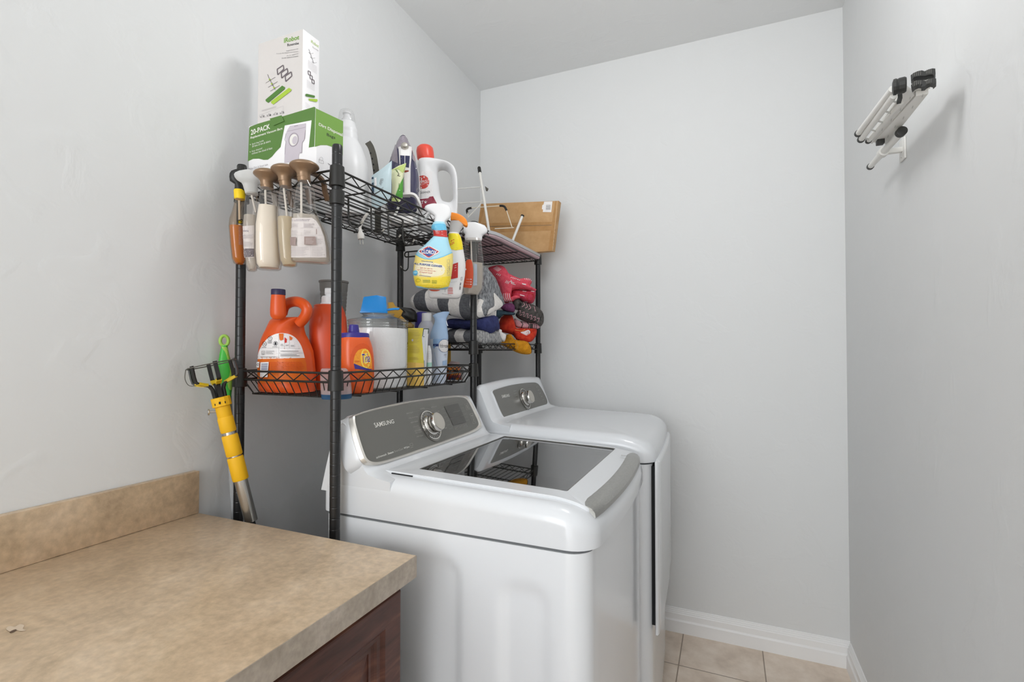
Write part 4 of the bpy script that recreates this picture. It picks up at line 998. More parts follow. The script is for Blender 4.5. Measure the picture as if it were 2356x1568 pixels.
# 5: nearest, clear with printed back label
def axis_pt(u, y=HY): p = at(u, 560, 'y', y); return Vector((p.x, p.y, 0))
def bronze_head(cx, dy, k=1.0, cy=0):
    def f(g, P):
        mb = MB(); rows = [(300+cy, -80, 80), (262+cy, -80, 80), (238+cy, -88, 86), (214+cy, -112, 116), (192+cy, -146, 156), (176+cy, -166, 178), (170+cy, -171, 183), (158+cy, -170, 182), (140+cy, -152, 166), (122+cy, -116, 132), (108+cy, -66, 80), (102+cy, -10, 20)]
        lpx(mb, P, [(fy(y), fx(cx+a*k), fx(cx+b*k), 0, 2.1) for y, a, b in rows], 'bronze', None, 36); mb.build('spray_head', g, 'bronze coloured spray head', sharp=50)
        z = atp(fx(cx), fy(215+cy), P, facing(P)[1]).z; trigger_over(g, P, 'bronze_dark', z, .062, .05)
    return f
b5 = [(1290, 890, 1285, .012), (1283, 868, 1318, .022), (1262, 858, 1330, .026), (1100, 856, 1318, .027), (950, 860, 1280, .027), (850, 864, 1240, .026), (760, 866, 1190, .025), (690, 872, 1158, .023), (640, 882, 1150, .02), (560, 890, 1142, .019), (460, 905, 1135, .017), (400, 920, 1118, .016), (360, 938, 1090, .015), (335, 950, 1075, .014)]
P5 = axis_pt(fx(1000))
hang('spray_bottle', 'clear bronze-topped spray bottle with a printed back label, hanging nearest the front post', P5, b5, 'bottle_clear', [(1285, 900, 1290, .02), (1260, 862, 1325, .026), (1100, 862, 1312, .026), (950, 866, 1272, .026), (850, 868, 1230, .025), (740, 872, 1180, .023)], 'pale_liquid',
     ('bronze', [(345, 938, 1085), (340, 935, 1088), (258, 922, 1082), (250, 925, 1078)]), bronze_head(1005, 0), ((978, 350), (980, 1080)))
b5mb = MB(); lpx(b5mb, P5, [(fy(r[0]), fx(r[1]), fx(r[2]), r[3], 2.6) for r in b5], 'bottle_clear')
mat('label_pale', 'cfc7c4', .5); mat('label_brown', '93807b', .5); mat('label_grey', 'a39a9e', .5)
it = [('p', [(862, 765), (1100, 762), (1150, 800), (1200, 880), (1240, 980), (1262, 1100), (1268, 1225), (862, 1225)], 'label_pale')]+scribble(870, 778, 1085, 804, 2, 7, 'label_grey', .1)
for x0, y0, x1, y1, n_ in ((866, 830, 955, 875, 5), (1005, 828, 1132, 880, 6), (866, 905, 950, 970, 5), (1005, 908, 1100, 965, 4), (1160, 1000, 1225, 1070, 6), (866, 1100, 1070, 1210, 9), (1095, 1100, 1250, 1215, 9)): it += scribble(x0, y0, x1, y1, n_, 2.2, 'label_grey')
it += [('p', [(870, 990), (928, 990), (924, 1090), (870, 1085)], 'label_brown'), ('p', [(1015, 985), (1140, 985), (1152, 1082), (1015, 1078)], 'label_brown')]
it += scribble(1028, 1000, 1130, 1070, 6, 2, 'label_pale')+[('l', [(862, 888), (1190, 888)], 1.5, 'label_grey'), ('l', [(862, 972), (1215, 972)], 1.5, 'label_grey'), ('l', [(1085, 1095), (1085, 1240)], 1.5, 'label_grey'), ('l', [(1148, 900), (1150, 960)], 9, 'label_brown')]
bt = [o for o in bpy.data.objects if o.name.startswith('spray_bottle')][-1]
decals(b5mb, it, cF, L=10).build('printed_label', bt, 'grey fine-print label')
# 4: pale tan liquid
b4 = [(1330, 770, 890, .014), (1315, 745, 930, .026), (1250, 722, 935, .029), (1100, 705, 930, .03), (950, 695, 925, .03), (800, 690, 920, .028), (700, 695, 915, .026), (600, 702, 910, .022), (500, 712, 905, .018), (430, 722, 890, .016), (400, 728, 870, .014)]
P4 = axis_pt(fx(800), HY+.001)
hang('spray_bottle', 'bronze-topped spray bottle of pale tan liquid, second from the front post', P4, b4, 'bottle_clear', [(1318, 760, 915, .022), (1250, 728, 928, .028), (950, 700, 918, .029), (790, 696, 914, .027), (770, 696, 914, .027)], 'tan_liquid',
     ('bronze', [(405, 728, 868), (398, 722, 870), (300, 710, 860), (292, 712, 856)]), bronze_head(785, 0, .98, 45), ((775, 420), (830, 900)))
# 3: milky
b3 = [(1370, 480, 720, .014), (1355, 455, 745, .024), (1300, 440, 752, .029), (1150, 428, 748, .031), (1000, 424, 742, .031), (850, 430, 732, .03), (740, 446, 722, .027), (640, 464, 712, .023), (560, 480, 706, .019), (480, 492, 695, .017), (440, 500, 680, .016), (415, 508, 662, .014)]
P3 = axis_pt(fx(582), HY-.002)
hang('spray_bottle', 'bronze-topped spray bottle full of milky white liquid', P3, b3, 'bottle_clear', [(1345, 480, 725, .02), (1300, 448, 745, .028), (1150, 434, 742, .03), (850, 436, 726, .029), (740, 452, 716, .026), (640, 470, 708, .022), (628, 472, 706, .021)], 'milky',
     ('bronze', [(420, 508, 655), (412, 505, 658), (345, 498, 650), (335, 500, 646)]), bronze_head(572, 0, .93, 95), ((560, 440), (572, 900)))
# 2: clear with white frosted head
b2r = [(1385, 365, 440, .012), (1370, 345, 465, .02), (1300, 325, 478, .026), (1150, 305, 480, .028), (1000, 294, 478, .028), (850, 290, 470, .027), (750, 298, 466, .025), (640, 308, 465, .021), (550, 318, 470, .018), (500, 328, 470, .016), (478, 335, 468, .015)]
P2 = axis_pt(fx(398), HY)
def white_head(g, P):
    mb = MB(); rows = [(490, 325, 475), (470, 320, 475), (440, 310, 472), (390, 295, 470), (365, 280, 472), (335, 225, 480), (305, 200, 490), (280, 192, 490), (260, 205, 482), (240, 245, 470), (228, 300, 430), (224, 330, 400)]
    lpx(mb, P, [(fy(y), fx(a), fx(b), .012 if y > 360 else .017, 2.3) for y, a, b in rows], 'frosted_head', None, 32); mb.build('spray_head', g, 'white frosted spray head', sharp=50)
    z = atp(fx(380), fy(330), P, facing(P)[1]).z; trigger_over(g, P, 'frosted_head', z, .062, .05)
_, m2 = hang('spray_bottle', 'clear spray bottle with a white head and grey label, second from the wall', P2, b2r, 'bottle_clear', [(1370, 370, 440, .02), (1300, 335, 470, .025), (1150, 312, 474, .027), (850, 296, 465, .026), (745, 303, 462, .024)], 'pale_liquid', None, white_head, ((400, 500), (450, 700)))
it = [('p', [(298, 860), (425, 850), (425, 1225), (312, 1225)], 'label_pale'), ('l', [(300, 915), (365, 918)], 18, 'label_grey'), ('p', [(302, 1120), (425, 1120), (428, 1215), (315, 1222)], 'grey_print')]+scribble(296, 955, 420, 1005, 5, 2.4, 'label_grey')+scribble(305, 1040, 420, 1100, 5, 2.4, 'label_grey')+scribble(316, 1135, 415, 1205, 6, 2, 'label_grey')
decals(m2, it, cF, L=10).build('printed_label', [o for o in bpy.data.objects if o.name.startswith('spray_bottle')][-1], 'grey fine-print label')
# 1: amber cleaner with black head
b1 = [(1302, 210, 310, .014), (1290, 188, 325, .022), (1240, 168, 330, .025), (1100, 150, 322, .026), (950, 138, 312, .026), (860, 132, 305, .026), (780, 140, 300, .024), (700, 170, 296, .022), (640, 186, 300, .019), (580, 200, 318, .016), (550, 206, 320, .015)]
P1_ = axis_pt(fx(258), HY+.002)
def black_head(g, P):
    mb = MB(); rows = [(446, 200, 320), (400, 205, 300), (370, 200, 290), (340, 145, 300), (300, 138, 310), (260, 142, 318), (232, 160, 325), (215, 200, 325), (210, 230, 325), (180, 235, 325), (168, 245, 315)]
    lpx(mb, P, [(fy(y), fx(a), fx(b), .011, 2.6) for y, a, b in rows], 'black_plastic', None, 24); mb.build('spray_head', g, 'black spray head', sharp=40)
    z = atp(fx(250), fy(330), P, facing(P)[1]).z; trigger_over(g, P, 'black_plastic', z, .055, .045)
_, m1 = hang('spray_bottle', 'amber cleaner spray bottle with a black head and yellow collar nearest the wall', P1_, b1, 'bottle_amberish', [(1296, 214, 306, .018), (1240, 174, 324, .024), (1100, 156, 317, .025), (950, 142, 308, .025), (872, 137, 302, .025), (866, 137, 302, .025)], 'amber_liquid',
     ('yellow_cap', [(552, 206, 322), (545, 196, 328), (450, 188, 322), (438, 195, 318)]), black_head, ((255, 560), (262, 900)))
it = [('p', [(232, 790), (290, 778), (292, 835), (240, 830)], 'gap'), ('t', 'B&O', [(244, 796), (284, 790), (284, 826), (246, 824)], 'yellow_cap', .02)]+scribble(246, 860, 290, 1080, 16, 3, 'label_grey', rag=.15)
decals(m1, it, cF, L=10).build('printed_label', [o for o in bpy.data.objects if o.name.startswith('spray_bottle')][-1])
# ------------------------------------------------------------------ three bottles hung on the front rail by the middle post
cG = crop(880, 480, 6.5333); gx = lambda x: 880+x/6.5333; gy = lambda y: 480+y/6.5333
fx, fy = gx, gy
mat('clx_blue', '6fc0e2', .3); mat('clx_sky', 'a9d9ea', .3); mat('clx_yellow', 'eed43e', .35); mat('clx_lemon', 'f0dc80', .4); mat('clx_pale', 'eee6c8', .45); mat('clx_red', 'c23a34', .35); mat('clx_navy', '2c4f96', .4); mat('orange_head', 'f08b1c', .35); mat('sp_yellow', 'f2dc24', .35); mat('orange_label', 'd8502a', .4); mat('label_blue_grey', 'a9b4c2', .45); hazy('clear_plastic_base', 'e6e4dc', .5, .1)
def paint_rows(P, rows, bands, w=None):   # loft coloured by bands of picture rows
    pass
HX = .428
def fpt(u, x=HX): p = at(u, 600, 'x', x); return Vector((p.x, p.y, 0))
# front rail hanging direction: triggers reach back towards the wall
OUT = Vector((-1, 0, 0))
def clx_head(g, P):
    mb = MB(); rows = [(225, 770, 950), (195, 778, 945), (150, 782, 1000), (110, 775, 1028), (60, 700, 1034), (25, 640, 1034), (0, 630, 1030), (-25, 640, 1020), (-45, 670, 1000), (-58, 720, 960)]
    lpx(mb, P, [(gy(y), gx(a), gx(b), .014, 3.0) for y, a, b in rows], 'white_plastic', None, 28); mb.build('spray_head', g, 'white trigger head', sharp=45)
    z = atp(gx(850), gy(70), P, facing(P)[1]).z; trigger_over(g, P, 'white_plastic', z, .026, .016, OUT)
bc = [(1205, 640, 960, .016), (1190, 520, 985, .026), (1160, 500, 1000, .03), (1080, 480, 1022, .033), (990, 463, 1035, .034), (900, 468, 1048, .034), (800, 478, 1060, .034), (700, 498, 1058, .033), (640, 535, 1045, .032), (580, 610, 1020, .03), (520, 670, 1003, .028), (470, 720, 992, .026), (430, 760, 982, .024), (420, 768, 976, .022), (330, 755, 970, .022), (320, 740, 968, .022), (280, 732, 962, .022), (245, 745, 955, .021), (215, 765, 940, .02)]
PC = fpt(gx(770), .426)
_, mc = hang('spray_bottle', 'blue and yellow all purpose cleaner spray bottle hanging by the middle front post', PC, bc, 'clx_sky', None, None, None, clx_head, None, 'spray bottles hanging from the front rail', n=2.8)
oc = [o for o in bpy.data.objects if o.name.startswith('spray_bottle')][-1]
it = [('p', b2([(735, 290), (745, 250), (800, 225), (900, 222), (950, 245), (963, 285), (965, 320), (900, 330), (800, 325), (745, 316)], 3), 'clx_blue'),
      ('p', [(752, 318), (860, 326), (970, 318), (980, 428), (860, 418), (766, 408)], 'clx_red'),
      ('t', 'FREE &', [(790, 326), (855, 330), (856, 348), (794, 344)], 'label_white'), ('t', 'CLEAR', [(796, 352), (852, 355), (854, 372), (798, 368)], 'label_white'), ('l', [(880, 345), (905, 348)], 4, 'label_white'), ('l', [(885, 382), (910, 384)], 4, 'label_white'),
      ('p', [(500, 690), (560, 725), (640, 755), (720, 762), (820, 748), (920, 715), (1050, 660), (1060, 740), (1056, 800), (1046, 900), (1030, 1000), (1018, 1085), (994, 1165), (700, 1190), (505, 1150), (482, 1080), (466, 1000), (472, 900), (482, 800)], 'clx_lemon'),
      ('p', b2([(520, 830), (700, 800), (900, 850), (940, 930), (880, 1000), (700, 1020), (520, 1000), (490, 920)], 4), 'clx_pale'),
      ('p', [(466, 1020), (560, 1030), (800, 1035), (1028, 1010), (1018, 1085), (992, 1165), (840, 1195), (700, 1188), (505, 1150), (482, 1080)], 'clx_yellow'),
      ('l', [(500, 684), (560, 722), (640, 754), (720, 762), (820, 748), (920, 715), (1052, 655)], 11, 'clx_blue'),
      ('p', [(545, 642), (560, 620), (690, 560), (705, 558), (840, 625), (858, 648), (845, 668), (700, 742), (680, 742), (555, 665)], 'label_white'), ('p', [(553, 642), (692, 566), (704, 566), (850, 646), (700, 734), (686, 734)], 'clx_red'), ('p', [(580, 644), (692, 583), (704, 584), (824, 648), (702, 718), (690, 718)], 'clx_navy'),
      ('t', 'CLOROX', [(588, 612), (818, 632), (812, 692), (586, 672)], 'label_white', .03),
      ('t', 'Disinfecting', [(592, 776), (758, 792), (756, 814), (590, 798)], 'clx_navy', .01), ('t', 'ALL PURPOSE CLEANER', [(484, 810), (900, 852), (894, 884), (482, 838)], 'clx_navy', .03),
      ('t', 'safe for use on', [(570, 876), (750, 892), (748, 912), (568, 896)], 'clx_red'), ('t', 'countertops, glazed tile', [(530, 906), (798, 932), (796, 952), (528, 924)], 'ink_red'), ('t', '& finished wood', [(562, 940), (745, 958), (743, 976), (560, 958)], 'ink_red'),
      ('l', [(558, 1000), (730, 1022)], 8, 'ink_grey'), ('p', ell(502, 965, 34, 40, 20), 'clx_blue'), ('p', ell(502, 962, 24, 10, 12), 'clx_sky'), ('l', [(480, 985), (520, 988)], 6, 'clx_navy')]
it += scribble(610, 1065, 725, 1110, 4, 4, 'brush_green', .08)+scribble(740, 1072, 820, 1125, 4, 4, 'brush_green', .08)+[('l', ell(545, 1075, 30, 24, 12), 3, 'brush_green', True)]
for k in range(4): it += [('l', [(965, 770+62*k), (1000, 766+62*k), (1000, 812+62*k), (968, 815+62*k)], 2.5, 'ink_grey', True)]
it += [('t', '99.9%', [(985, 925), (990, 860), (1004, 862), (998, 928)], 'ink_grey')]
decals(mc, it, cG, L=9).build('printed_label', oc, 'yellow and blue printed label')
# yellow and white one with an orange head
def or_head(g, P):
    mb = MB(); rows = [(375, 1000, 1150), (330, 1005, 1170), (270, 1010, 1210), (220, 1015, 1230), (190, 1020, 1200)]
    lpx(mb, P, [(gy(y), gx(a), gx(b), .013, 2.6) for y, a, b in rows], 'frosted_head', None, 24); mb.build('spray_head', g, 'frosted white trigger head', sharp=45)
    poly = b2([(1030, 75), (1080, 72), (1160, 95), (1230, 140), (1270, 195), (1280, 260), (1255, 270), (1220, 250), (1150, 205), (1080, 180), (1030, 178)], 3)
    mb = MB(); w_, fd = facing(P); mb.prism([q-fd*.013 for q in poly_px([cG(*p) for p in poly], P)], fd*.026, 'orange_head', .004); mb.build('head_shell', g, 'orange top shell of the spray head')
    z = atp(gx(1060), gy(150), P, facing(P)[1]).z; trigger_over(g, P, 'orange_head', z, .045, .03, OUT)
bo_ = [(1345, 720, 1140, .016), (1325, 700, 1170, .024), (1270, 690, 1195, .028), (1150, 675, 1215, .03), (1000, 720, 1240, .032), (850, 800, 1250, .032), (760, 860, 1240, .031), (650, 920, 1222, .03), (560, 960, 1208, .029), (480, 985, 1192, .027), (410, 990, 1170, .024), (380, 985, 1150, .02), (368, 1000, 1140, .018)]
PO = fpt(gx(1010), .424)
_, mo = hang('spray_bottle', 'white and yellow spray bottle with an orange head, behind the blue and yellow one', PO, bo_, 'paper_white', None, None, None, or_head, None, 'spray bottles hanging from the front rail', n=2.8)
oo = [o for o in bpy.data.objects if o.name.startswith('spray_bottle')][-1]
it = [('p', [(985, 372), (1060, 368), (1140, 375), (1172, 412), (1192, 480), (1208, 560), (1220, 610), (1100, 625), (960, 590)], 'sp_yellow'), ('l', [(1010, 500), (1078, 462)], 14, 'orange_label'), ('t', 'SIZE', [(1010, 520), (1078, 490), (1082, 520), (1014, 556)], 'orange_label', .03),
      ('p', [(1050, 835), (1135, 806), (1132, 1035), (1022, 1060), (1040, 1000)], 'ink_red'), ('l', [(1080, 860), (1110, 850)], 5, 'label_white'), ('l', [(1078, 890), (1112, 880)], 5, 'label_white'), ('l', [(1085, 930), (1105, 925)], 4, 'label_white'), ('p', b2([(690, 1200), (800, 1215), (870, 1218), (820, 1238), (740, 1235)], 3), 'orange_label'),
      ('t', '5', [(1030, 950), (1052, 945), (1050, 990), (1030, 995)], 'orange_label', .02), ('l', [(1020, 1110), (1120, 1090)], 1.6, 'ink_grey'), ('l', [(1172, 1110), (1166, 1150)], 16, 'ink_grey'), ('l', [(1165, 1165), (1160, 1215)], 16, 'ink_grey'), ('l', [(1175, 1030), (1195, 1024), (1190, 1075), (1172, 1072)], 4, 'ink_grey', True),
      ('t', '32 FL OZ (946 mL)', [(895, 1268), (1035, 1292), (1033, 1308), (893, 1282)], 'ink_grey')]+scribble(980, 1180, 1060, 1280, 8, 5, 'ink_red', .1)+[('l', [(940, 1215), (940, 1250)], 5, 'ink_grey')]
decals(mo, it, cG, L=9).build('printed_label', oo, 'yellow and red printed marks')
# clear one with an orange label
def cl_head(g, P):
    mb = MB(); rows = [(480, 1240, 1490), (440, 1235, 1500), (415, 1230, 1500), (390, 1240, 1520), (360, 1210, 1568), (330, 1195, 1580), (290, 1185, 1570), (250, 1200, 1540), (225, 1240, 1470), (212, 1290, 1420)]
    lpx(mb, P, [(gy(y), gx(a), gx(b), .014, 2.6) for y, a, b in rows], 'white_plastic', None, 28); mb.build('spray_head', g, 'white trigger head', sharp=45)
    z = atp(gx(1350), gy(300), P, facing(P)[1]).z; trigger_over(g, P, 'white_plastic', z, .045, .03, OUT)
bk = [(1290, 1220, 1440, .014), (1275, 1195, 1480, .024), (1200, 1190, 1508, .027), (1050, 1196, 1525, .028), (900, 1205, 1528, .028), (800, 1212, 1522, .027), (700, 1218, 1512, .026), (600, 1222, 1500, .024), (520, 1228, 1492, .022), (480, 1240, 1485, .02), (450, 1250, 1478, .018)]
PK = fpt(gx(1362), .422)
_, mk = hang('spray_bottle', 'clear spray bottle with a white head and orange label, beside the striped towel', PK, bk, 'bottle_clear', [(1280, 1230, 1450, .018), (1200, 1196, 1500, .025), (1050, 1202, 1518, .027), (900, 1210, 1520, .027), (820, 1216, 1514, .026)], 'pale_liquid', None, cl_head, ((1330, 470), (1345, 900)), 'spray bottles hanging from the front rail', n=2.8)
ok_ = [o for o in bpy.data.objects if o.name.startswith('spray_bottle')][-1]
it = [('p', b2([(1255, 800), (1275, 765), (1320, 762), (1345, 790), (1362, 900), (1362, 1050), (1350, 1150), (1330, 1190), (1270, 1185), (1215, 1170), (1218, 1050), (1240, 930)], 3), 'orange_label'), ('p', [(1375, 820), (1420, 835), (1420, 1150), (1365, 1155), (1378, 1000)], 'label_blue_grey'),
      ('p', ell(1255, 910, 8, 14, 10), 'label_white'), ('l', [(1240, 980), (1228, 1040)], 9, 'label_white'), ('l', [(1262, 1055), (1345, 1062)], 3, 'label_white'), ('l', [(1262, 1095), (1345, 1102)], 3, 'label_white'), ('l', [(1240, 1130), (1340, 1136)], 3, 'label_white')]+[('p', ell(1330, y, 7, 9, 8), 'label_white') for y in (1060, 1100, 1136)]+scribble(1382, 900, 1412, 1120, 12, 3, 'label_grey')
decals(mk, it, cG, L=9).build('printed_label', ok_, 'orange and grey printed label')
# ------------------------------------------------------------------ lower basket shelf
mat('tide_orange', 'd7551f', .3, spec=.5); mat('tide_red', 'cc4a20', .33, spec=.5); mat('tide_bright', 'e15e27', .28, spec=.5); mat('cap_purple', '2b2548', .4); mat('cap_blue', '3a3187', .35); mat('label_orange', 'd86a1c', .45); mat('label_amber', 'ee9a2c', .45); mat('label_yellow', 'f4d957', .45)
cH = crop(540, 620, 4.6118); hx = lambda x: 540+x/4.6118; hy = lambda y: 620+y/4.6118
P = Vector((.222, -1.442, ZL)); X_ = Vector((1, 0, 0))
g = thing('detergent_jug', 'large orange laundry detergent jug with a handle and dark purple cap', 'detergent jug', P)
rows = [(('z', ZL), 245, 855, .05, 3.2), (('z', ZL+.004), 232, 866, .058, 3.2), (1240, 222, 868, .062, 3.2), (1080, 219, 862, .063, 3.2), (960, 221, 852, .063, 3), (860, 228, 838, .062, 2.9), (790, 238, 812, .06, 2.8), (730, 258, 785, .057, 2.7), (680, 281, 757, .054, 2.6), (630, 308, 742, .05, 2.6), (580, 330, 735, .045, 2.5), (540, 347, 736, .039, 2.4), (515, 362, 738, .033, 2.3), (502, 378, 735, .027, 2.2), (496, 400, 725, .02, 2.2)]
mb = MB(); lpx(mb, P, [((hy(r[0]) if not isinstance(r[0], tuple) else r[0]), hx(r[1]), hx(r[2]), *r[3:]) for r in rows], 'tide_orange', X_, 48); mb.build('body', g, sharp=60); jm = mb
mb = MB(); lpx(mb, P, [(hy(y), hx(a), hx(b), 0, 2) for y, a, b in ((525, 405, 520), (505, 385, 540), (480, 374, 550), (420, 374, 546), (350, 378, 541), (285, 384, 538), (268, 386, 537))], 'tide_orange', None, 28); mb.build('neck', g)
mb = MB(); lpx(mb, P, [(hy(y), hx(a), hx(b), 0, 2) for y, a, b in ((272, 388, 536), (268, 383, 541), (215, 384, 540), (209, 388, 536))], 'cap_purple', None, 32); mb.build('cap', g, 'dark purple screw cap')
hp_ = [at(hx(u), hy(v), 'y', P.y) for u, v in ((500, 470), (520, 400), (560, 360), (620, 340), (680, 343), (735, 370), (766, 415), (762, 462), (735, 515), (685, 570))]
mb = MB(); mb.tube(bez(hp_, 5), .0142, 'tide_orange', 16); mb.build('handle', g)
arch = b2([(240, 940), (262, 860), (300, 790), (350, 730), (410, 692), (470, 675), (525, 674), (590, 690), (650, 730), (700, 800), (728, 880), (742, 935)], 4, False)
it = [('p', [(237, 945)]+arch+[(744, 935), (758, 1000), (764, 1080), (762, 1200), (500, 1205), (262, 1200), (240, 1150), (234, 1040)], 'label_orange'), ('p', arch+[(742, 936), (500, 942), (240, 948)], 'label_white')]
it += [('l', [(264, 835), (470, 832)], 2, 'ink_grey'), ('l', [(470, 832), (696, 838)], 2, 'ink_grey'), ('l', [(470, 680), (470, 940)], 2, 'ink_grey'), ('l', [(470, 886), (722, 884)], 2, 'ink_grey'), ('l', [(528, 745), (528, 835)], 1.6, 'ink_grey'), ('l', [(578, 745), (578, 836)], 1.6, 'ink_grey')]
for x, y, r in ((378, 730, 21), (320, 788, 21), (436, 785, 21)): it += [('l', ell(x, y, r, r*1.15, 16), 3.5, 'ink', True)]
it += [('t', 'T', [(371, 718), (386, 718), (386, 744), (371, 744)], 'ink'), ('t', 'HE', [(310, 780), (331, 780), (331, 797), (310, 797)], 'ink'), ('p', [(428, 770), (444, 770), (446, 800), (426, 800)], 'ink'),
      ('p', [(470, 679), (517, 679), (516, 745), (490, 755), (478, 745)], 'label_orange'), ('p', [(528, 720), (552, 740), (550, 776), (530, 780)], 'ink_red'), ('p', [(577, 705), (612, 728), (600, 750), (580, 748)], 'label_orange')]
it += scribble(355, 755, 402, 785, 4, 3, 'ink_grey', .1)+scribble(295, 820, 345, 828, 1, 3.5, 'ink', .05)+scribble(408, 818, 462, 824, 1, 3.5, 'ink', .05)+scribble(488, 788, 522, 815, 3, 3, 'ink_grey')+scribble(538, 798, 572, 815, 2, 3, 'ink_grey')+scribble(590, 802, 636, 822, 3, 2.6, 'ink_grey')
it += [('l', [(298, 864), (330, 862), (330, 900), (298, 902)], 3, 'ink_grey', True), ('l', [(308, 880), (308, 898), (320, 898), (320, 870)], 3, 'ink_grey')]+scribble(344, 858, 430, 898, 3, 3.5, 'ink_grey', .25)+scribble(490, 858, 668, 874, 1, 4, 'ink', .02)+scribble(490, 896, 680, 922, 2, 4, 'ink', .3)+scribble(284, 922, 450, 930, 1, 3.5, 'ink', .02)
it += [('p', [(288, 982), (375, 978), (362, 1138), (284, 1138)], 'label_white')]+[('l', [(298, y), (366-.05*(y-990), y-3)], 5 if k % 2 else 3, 'ink_blue') for k, y in enumerate(range(996, 1066, 9))]
it += [('p', [(254, 978), (280, 976), (277, 1038), (251, 1038)], 'label_white'), ('l', ell(266, 1006, 8, 11, 10), 4, 'ink', True)]+scribble(384, 976, 735, 1068, 9, 3, 'tide_red', .12)
decals(jm, it, cH, L=10).build('printed_label', g, 'white and orange printed back label')
# pump jug behind
P = at(757, 800, 'y', -1.322); P = Vector((P.x, P.y, ZL)); 
g = thing('detergent_jug', 'tall orange detergent jug with a white pump behind the front post', 'detergent jug', P)
rows = [(('z', ZL), 718, 797, .04, 2.4), (('z', ZL+.005), 714, 801, .046, 2.4), (870, 713, 803, .048, 2.4), (800, 711, 801.5, .048, 2.4), (750, 711, 798.5, .047, 2.4), (730, 713, 797, .045, 2.3), (716, 717, 793, .042, 2.2), (709, 720, 790, .038, 2.1), (706, 722, 788, .036, 2), (704, 721, 788, .036, 2), (701, 724, 786, .033, 2)]
mb = MB(); lpx(mb, P, rows, 'tide_red', None, 40); mb.build('body', g, sharp=50)
mb = MB(); lpx(mb, P, [(701.5, 735, 779, 0, 2), (698, 737, 777, 0, 2), (696, 739, 775, 0, 2), (684, 739.5, 774.5, 0, 2), (681, 742, 772, 0, 2)], 'white_plastic', None, 28); mb.build('collar', g, 'white collar')
mb = MB(); w_, fd = facing(P); c = atp(757, 671, P, fd); mb.lathe(c-w_*.011, [(.006, -.001), (.0105, 0), (.0115, .005), (.0115, .017), (.0105, .022), (.006, .023)], 'white_plastic', 24, w_); mb.obox(atp(757, 680, P, fd), w_*.009, fd*.009, Vector((0, 0, .009)), 'white_plastic', .003); mb.build('pump_spout', g, 'white pump spout')
# small detergent bottle with a round logo
P = Vector((.335, -1.387, ZL)); 
g = thing('detergent_bottle', 'small orange detergent bottle with a blue cap and round yellow logo', 'detergent bottle', P)
cI = crop(760, 640, 4.9); ix = lambda x: 760+x/4.9; iy = lambda y: 640+y/4.9
w_, fd = facing(P); W2 = (w_*.85+Vector((0, 1, 0))*.35).normalized()
rows = [(('z', ZL), 206, 470, .028, 2.8), (('z', ZL+.004), 195, 482, .033, 2.8), (1180, 150, 492, .035, 2.8), (1080, 118, 496, .036, 2.8), (950, 103, 494, .036, 2.8), (850, 100, 487, .036, 2.8), (780, 102, 476, .035, 2.7), (720, 105, 458, .034, 2.6), (690, 108, 447, .033, 2.4), (668, 112, 440, .032, 2.2), (660, 114, 438, .031, 2.2)]
mb = MB(); lpx(mb, P, [((iy(r[0]) if not isinstance(r[0], tuple) else r[0]), ix(r[1]), ix(r[2]), *r[3:]) for r in rows], 'tide_bright', W2, 44); mb.build('body', g, sharp=60); tm = mb
mb = MB(); lpx(mb, P, [(iy(y), ix(a), ix(b), 0 if y < 610 else .032, 2.1) for y, a, b in ((672, 110, 440), (660, 109, 442), (625, 114, 438), (616, 126, 424), (612, 205, 328), (600, 206, 326), (530, 213, 316), (522, 220, 308))], 'cap_blue', W2, 36); mb.build('cap', g, 'dark blue cap')
oval = b2([(225, 930), (240, 840), (280, 770), (340, 735), (400, 740), (450, 790), (480, 880), (490, 1000), (486, 1100), (470, 1180), (430, 1160), (350, 1110), (270, 1080), (235, 1030)], 4)
it = [('p', oval, 'tide_orange'), ('p', b2([(262, 950), (272, 880), (305, 820), (350, 795), (400, 795), (440, 830), (462, 900), (468, 980), (462, 1035), (400, 1020), (330, 985), (268, 965)], 4), 'label_amber'),
      ('p', b2(ell(397, 905, 54, 112, 16, -.05), 2), 'label_yellow'), ('p', b2(ell(397, 905, 42, 92, 16, -.05), 2), 'label_amber'), ('p', ell(397, 905, 26, 60, 16, -.05), 'label_yellow'), ('t', 'Tide', [(353, 850), (443, 843), (447, 946), (361, 955)], 'label_white', .02), ('t', 'Tide', [(356, 852), (440, 846), (444, 944), (362, 952)], 'cap_blue', .012),
      ('p', [(264, 958), (330, 985), (400, 1010), (462, 1025), (466, 1045), (400, 1034), (330, 1024), (276, 1018)], 'cap_blue'), ('p', b2([(285, 1030), (340, 1030), (440, 1050), (470, 1060), (470, 1130), (440, 1145), (380, 1120), (310, 1080)], 3), 'label_orange'), ('l', [(300, 1090), (380, 1150), (470, 1170)], 10, 'label_orange')]+scribble(272, 925, 335, 950, 3, 3, 'tide_red')+scribble(320, 1042, 450, 1100, 4, 3, 'tide_red')
decals(tm, it, cI, L=9).build('printed_label', g, 'yellow and blue printed logo label')
